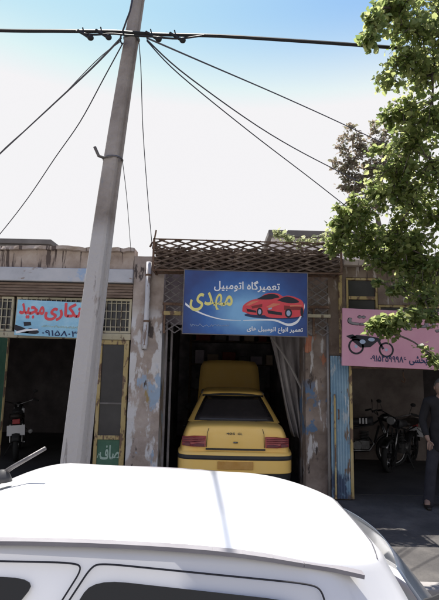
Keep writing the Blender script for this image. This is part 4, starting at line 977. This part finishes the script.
    MB().box(-.065, .065, -.80, -.74, .70, .79).build('tail_light', M['red_lamp'], r, False, bevel=.012)
    if plate:
        MB().box(-.155, .155, -.845, -.835, .50, .685).build('number_plate', M['plate_white'], r, False, bevel=.004)
    for s in (-1, 1):
        mm = MB().tube([(s * .06, -.72, .69), (s * .2, -.74, .58)], .007, 6); mm.build('indicator_stalk', M['black'], r, False)
    ind = MB().lathe([(.004, -.05), (.035, -.05), (.042, -.03), (.03, .02), (.004, .03)], (.25, -.75, .55), 'y', 14).build('indicator', M['clear_lamp'], r, False, smooth=True)
    MB().tube([(-.08, -.05, .3), (-.24, -.02, .012)], .011, 8).build('kickstand', M['black'], r, False)
    return r
m1 = make_motorcycle('parked motorcycle with white rear plate and red tail lamp, standing in the dark body shop')
p = at(18, 436, 8.9); m1.location = (p.x - .32, 8.9 + .80, FL + .005); m1.rotation_euler = (0, R(-3), R(21))
MG = 'motorcycles inside the right workshop'
p = at(402, 440, 9.2)
m2 = copy_tree(m1); m2['label'] = 'dark motorcycle with chrome parts beside the beige wall, close to the standing man'; m2['group'] = MG
m2.location = (p.x, 9.3, FL + .005); m2.rotation_euler = (0, R(-3), R(140))
m3 = copy_tree(m1); m3['label'] = 'dark motorcycle with white tank stripes standing just behind the blue door leaf'; m3['group'] = MG
p = at(364, 440, 9.3); m3.location = (p.x - .1, 9.4, FL + .005); m3.rotation_euler = (0, R(-3), R(262))

# ------------------------------------------------------------------ garage contents
def wavy_cloth(name, top_pts, bot_pts, m, nf, amp, label, cat):
    rows = []; nv = 18; nu = 60
    for j in range(nv + 1):
        v = j / nv; row = []
        for i in range(nu + 1):
            u = i / nu
            t = Vector(spl(top_pts, nu)[i]); b = Vector(spl(bot_pts, nu)[i])
            p = t.lerp(b, v); p.y += amp * math.sin(u * nf * 6.283 + 1.3 * v + .6 * math.sin(3 * v)) * (.35 + .65 * v); p.x += .3 * amp * math.sin(v * 5 + u * 9)
            row.append(tuple(p))
        rows.append(row)
    o = MB().loft(rows, False).build(name, M[m], None, smooth=True)
    s = o.modifiers.new('s', 'SOLIDIFY'); s.thickness = .004
    return tag(o, label, cat)
yc = Y0 + .55
wavy_cloth('curtain', [tuple(at(268, 330, yc)), tuple(at(285, 331, yc)), tuple(at(308, 333, yc))], [tuple(at(293, 436, yc + .1)), tuple(at(300, 438, yc + .1)), tuple(at(309, 437, yc + .1))], 'curtain', 4.5, .05, 'grey dusty curtain gathered at the right side of the garage opening', 'curtain')
cable('rope', [at(271, 337, yc - .12), at(288, 362, yc - .12), at(303, 392, yc - .12)], .02, 'pale twisted cloth strip tying back the grey curtain', 'concrete', 14)
bpy.data.objects['rope']['category'] = 'rope'
wavy_cloth('rag', [tuple(at(306, 336, Y0 - .02)), tuple(at(309, 335, Y0 - .02)), tuple(at(312, 336, Y0 - .02))], [tuple(at(305, 352, Y0 - .02)), tuple(at(308, 353, Y0 - .02)), tuple(at(311, 351, Y0 - .02))], 'rag', 1.5, .012, 'reddish brown rag hanging on the right garage pillar', 'rag')
# shelf on the rear wall with stored goods
sh = thing('storage_shelf', (.35, 12.3, FL), 'dark steel storage shelf against the rear wall of the garage', 'shelf')
for x in (-.75, 1.45):
    for y in (12.1, 12.7): MB().box(x, x + .04, y, y + .04, FL + .004, 3.0).build('upright', M['rust'], sh)
for z in (.7, 1.35, 2.0, 2.6): MB().box(-.75, 1.49, 12.09, 12.75, z, z + .03).build('board', M['rust'], sh)
rng = random.Random(21)
items = [('grey', 'box_grey'), ('brown', 'box_card'), ('red', 'box_red'), ('pale', 'concrete')]
k = 0
for z in (2.03, 2.63, 1.38):
    x = -.6
    while x < 1.25:
        w_ = rng.uniform(.2, .38); h = rng.uniform(.2, .42); cn_, m_ = items[k % 4]
        o = MB().box(x, x + w_, 12.16, 12.5, z + .002, z + h).build('carton', M[m_], None, bevel=.012)
        pos = 'middle' if z < 2.1 and z > 1.5 else ('top' if z > 2.1 else 'lower')
        k += 1
        ordn = ['first', 'second', 'third', 'fourth', 'fifth', 'sixth', 'seventh', 'eighth'][int(sum(1 for q in bpy.data.objects if q.name.startswith('carton') and abs(q.get('zz', -1) - z) < .01))]
        o['zz'] = z; tag(o, '%s carton, %s from the left on the %s board of the garage shelf' % (cn_, ordn, pos), 'carton', 'cartons on the garage shelf'); x += w_ + rng.uniform(.03, .12)
for o in bpy.data.objects:
    if 'zz' in o: del o['zz']
# tyres hanging and hoses on the left wall
for i, (y, z, lb_) in enumerate(((8.6, 2.35, 'black tyre hung on the left garage wall nearest the street'), (9.5, 2.35, 'black tyre hung deeper on the left garage wall'))):
    xw = PX0 + .255
    t = MB().lathe([(.19, .01), (.27, .0), (.31, .03), (.31, .13), (.27, .16), (.19, .15), (.19, .01)], (xw, y, z), 'x', 26).build('tyre', M['rubber'], None, smooth=True)
    tag(t, lb_, 'tyre', 'tyres on the garage wall')
hs = MB(); xw = PX0 + .27
for k in range(4): hs.tube([(xw + .02 * k, 7.85 + .22 * math.cos(a_), 1.75 + .3 * math.sin(a_) - .02 * k) for a_ in [2 * math.pi * i / 24 for i in range(25)]], .014, 6)
tag(hs.build('hose', M['grey_lattice'], None, smooth=True), 'coiled grey hose hanging on the left garage wall', 'hose')
# hook and cord in the workshop
c = at(403, 372, 7.6)
hk = thing('hanging_hook', (c.x, 7.6, c.z), 'small hook dangling on a cord under the pink sign', 'hook')
MB().tube([(c.x, 7.6, 3.45), (c.x + .005, 7.6, c.z)], .005, 6).build('cord', M['cable'], hk)
MB().tube([c, c + Vector((.0, 0, -.06)), c + Vector((.03, 0, -.12)), c + Vector((.01, 0, -.17)), c + Vector((-.03, 0, -.14))], .012, 8).build('hook', M['rust'], hk, smooth=True)

# ------------------------------------------------------------------ the standing man
def skin(name, verts, edges, m, parent, sub=2):
    me = bpy.data.meshes.new(name); me.from_pydata([v[:3] for v in verts], edges, []); me.materials.append(m)
    o = bpy.data.objects.new(name, me); COL.objects.link(o); o.parent = parent
    md = o.modifiers.new('skin', 'SKIN'); md.use_smooth_shade = True
    for i, v in enumerate(me.skin_vertices[0].data):
        rr = verts[i][3]; v.radius = rr if isinstance(rr, tuple) else (rr, rr); v.use_root = (i == 0)
    s = o.modifiers.new('sub', 'SUBSURF'); s.levels = s.render_levels = sub
    apply_mods(o)
    for p in o.data.polygons: p.use_smooth = True
    return o
pp = at(445.5, 503, 6.75)
man = thing('person', (pp.x, 6.75, FL), 'man in black shirt and dark grey trousers standing at the right edge before the workshop', 'person')
# faces -y (towards the street), turned a little to his right; local coordinates, x = his left
body = skin('body', [(0, 0, .95, (.13, .10)), (0, 0, 1.12, (.12, .09)), (0, .01, 1.30, (.14, .10)), (0, .01, 1.43, (.10, .08)), (0, 0, 1.50, .052), (0, -.01, 1.56, .055),
    (.10, 0, .90, .085), (.13, -.01, .50, .058), (.16, .02, .09, .042), (.17, -.12, .035, .038),
    (-.10, 0, .90, .085), (-.17, -.05, .50, .058), (-.24, -.06, .09, .042), (-.27, -.20, .035, .038),
    (.17, .01, 1.41, .06), (.24, .02, 1.14, .043), (.25, -.07, .90, .033), (.25, -.10, .84, (.04, .02)),
    (-.17, .01, 1.41, .06), (-.25, .03, 1.14, .043), (-.22, -.10, .93, .033), (-.20, -.14, .87, (.04, .02))],
    [(0, 1), (1, 2), (2, 3), (3, 4), (4, 5), (0, 6), (6, 7), (7, 8), (8, 9), (0, 10), (10, 11), (11, 12), (12, 13), (3, 14), (14, 15), (15, 16), (16, 17), (3, 18), (18, 19), (19, 20), (20, 21)], M['skin'], man)
# head with features as one surface
hd = MB(); rows = []
for i in range(15):
    t = i / 14; z = 1.50 + .235 * t; s = math.sin(math.pi * (.10 + .9 * t)) ** .55 if t < .999 else .02
    wx = .076 * s * (.78 + .3 * min(1, t * 1.7) if t < .6 else 1.0); wy = .098 * s * (.85 + .2 * min(1, t * 1.6) if t < .6 else 1.02)
    ring_ = []
    for j in range(24):
        a = 2 * math.pi * j / 24; x = wx * math.cos(a); y = -.012 + wy * math.sin(a)
        front_ = max(0, -math.sin(a)) ** 8
        if .36 < t < .58: y -= front_ * .026 * (1 - abs(t - .40) / .2)
        if .20 < t < .30: y -= front_ * .006
        if .53 < t < .62: y += max(0, -math.sin(a)) ** 2 * .006 * (1 - front_)
        ring_.append((x, y, z))
    rows.append(ring_)
hd.loft(rows, True, True, True)
for s in (-1, 1): hd.ball((s * .078, 0, 1.615), .012, .022, .034)
hd.build('head', M['skin'], man, False, smooth=True, subsurf=1)
for s in (-1, 1): MB().ball((s * .032, -.092, 1.625), .013, .009, .008).build('eye', M['eye'], man, False, smooth=True)
MB().add([], []).poly([(-.022, -.109, 1.556), (.022, -.109, 1.556), (.014, -.109, 1.549), (-.014, -.109, 1.549)], (0, .01, 0)).build('mouth', M['dark_red_print'], man, False)
hr = MB(); rows = []
for i in range(9):
    t = i / 8; z = 1.635 + .112 * t; s = math.cos(t * math.pi / 2 * .96) ** .6
    rows.append([(.083 * s * math.cos(a), -.004 + .104 * s * math.sin(a) if math.sin(a) > -.45 or t > .45 else .0 + .05 * s * math.sin(a), z if math.sin(a) < .3 else z - .05 * (1 - t)) for a in [2 * math.pi * j / 24 for j in range(24)]])
hr.loft(rows, True, False, True).build('hair', M['hair'], man, False, smooth=True)
skin('shirt', [(0, 0, .92, (.195, .142)), (0, 0, 1.12, (.145, .112)), (0, .01, 1.30, (.165, .12)), (0, .01, 1.43, (.12, .095)), (0, .0, 1.51, .07), (.18, .01, 1.41, .075), (.245, .02, 1.14, .06), (.252, -.075, .90, .045), (-.18, .01, 1.41, .075), (-.255, .03, 1.14, .06), (-.22, -.10, .93, .045), (0, 0, .74, (.205, .15))],
     [(0, 11), (0, 1), (1, 2), (2, 3), (3, 4), (3, 5), (5, 6), (6, 7), (3, 8), (8, 9), (9, 10)], M['black_cloth'], man)
skin('trousers', [(0, 0, 1.05, (.13, .105)), (0, 0, .96, (.148, .118)), (.105, 0, .84, .10), (.135, -.01, .50, .079), (.16, .02, -.03, .08), (-.105, 0, .84, .10), (-.175, -.05, .50, .079), (-.24, -.06, -.03, .08)],
     [(0, 1), (1, 2), (2, 3), (3, 4), (1, 5), (5, 6), (6, 7)], M['trousers'], man)
for x, y in ((.168, -.06), (-.258, -.14)):
    s_ = MB(); rows = []
    for i in range(9):
        t = i / 8; yy = y + .13 - .28 * t; w_ = .047 * (math.sin(math.pi * (.12 + .8 * t)) ** .5); h = .085 - .045 * t
        rows.append([(x + w_ * cx, yy, max(0, cz)) for cx, cz in ((-1, 0), (1, 0), (1.02, h * .45), (.7, h * .9), (0, h), (-.7, h * .9), (-1.02, h * .45))])
    s_.loft(rows, True, True, True).build('shoe', M['leather'], man, False, smooth=True, subsurf=1)
for s, (hx_, hy_, hz_) in ((1, (.25, -.10, .845)), (-1, (-.20, -.14, .875))):
    hb_ = []; ed = []
    for k, (dx, ln) in enumerate(((-.028, .07), (-.010, .08), (.010, .075), (.027, .058))):
        b0 = len(hb_); hb_ += [(hx_ + dx * .5, hy_, hz_ + .01, .009), (hx_ + dx, hy_ - .02, hz_ - .035, .0085), (hx_ + dx * 1.05, hy_ - .035, hz_ - .035 - ln * .5, .008), (hx_ + dx, hy_ - .03, hz_ - .035 - ln, .0065)]; ed += [(b0, b0 + 1), (b0 + 1, b0 + 2), (b0 + 2, b0 + 3)]
        if k: ed.append((0, b0))
    b0 = len(hb_); hb_ += [(hx_ - s * .032, hy_ - .03, hz_ - .01, .010), (hx_ - s * .045, hy_ - .05, hz_ - .045, .0085)]; ed += [(0, b0), (b0, b0 + 1)]
    skin('hand', hb_, ed, M['skin'], man, 1)
man.rotation_euler = (0, 0, R(-14))
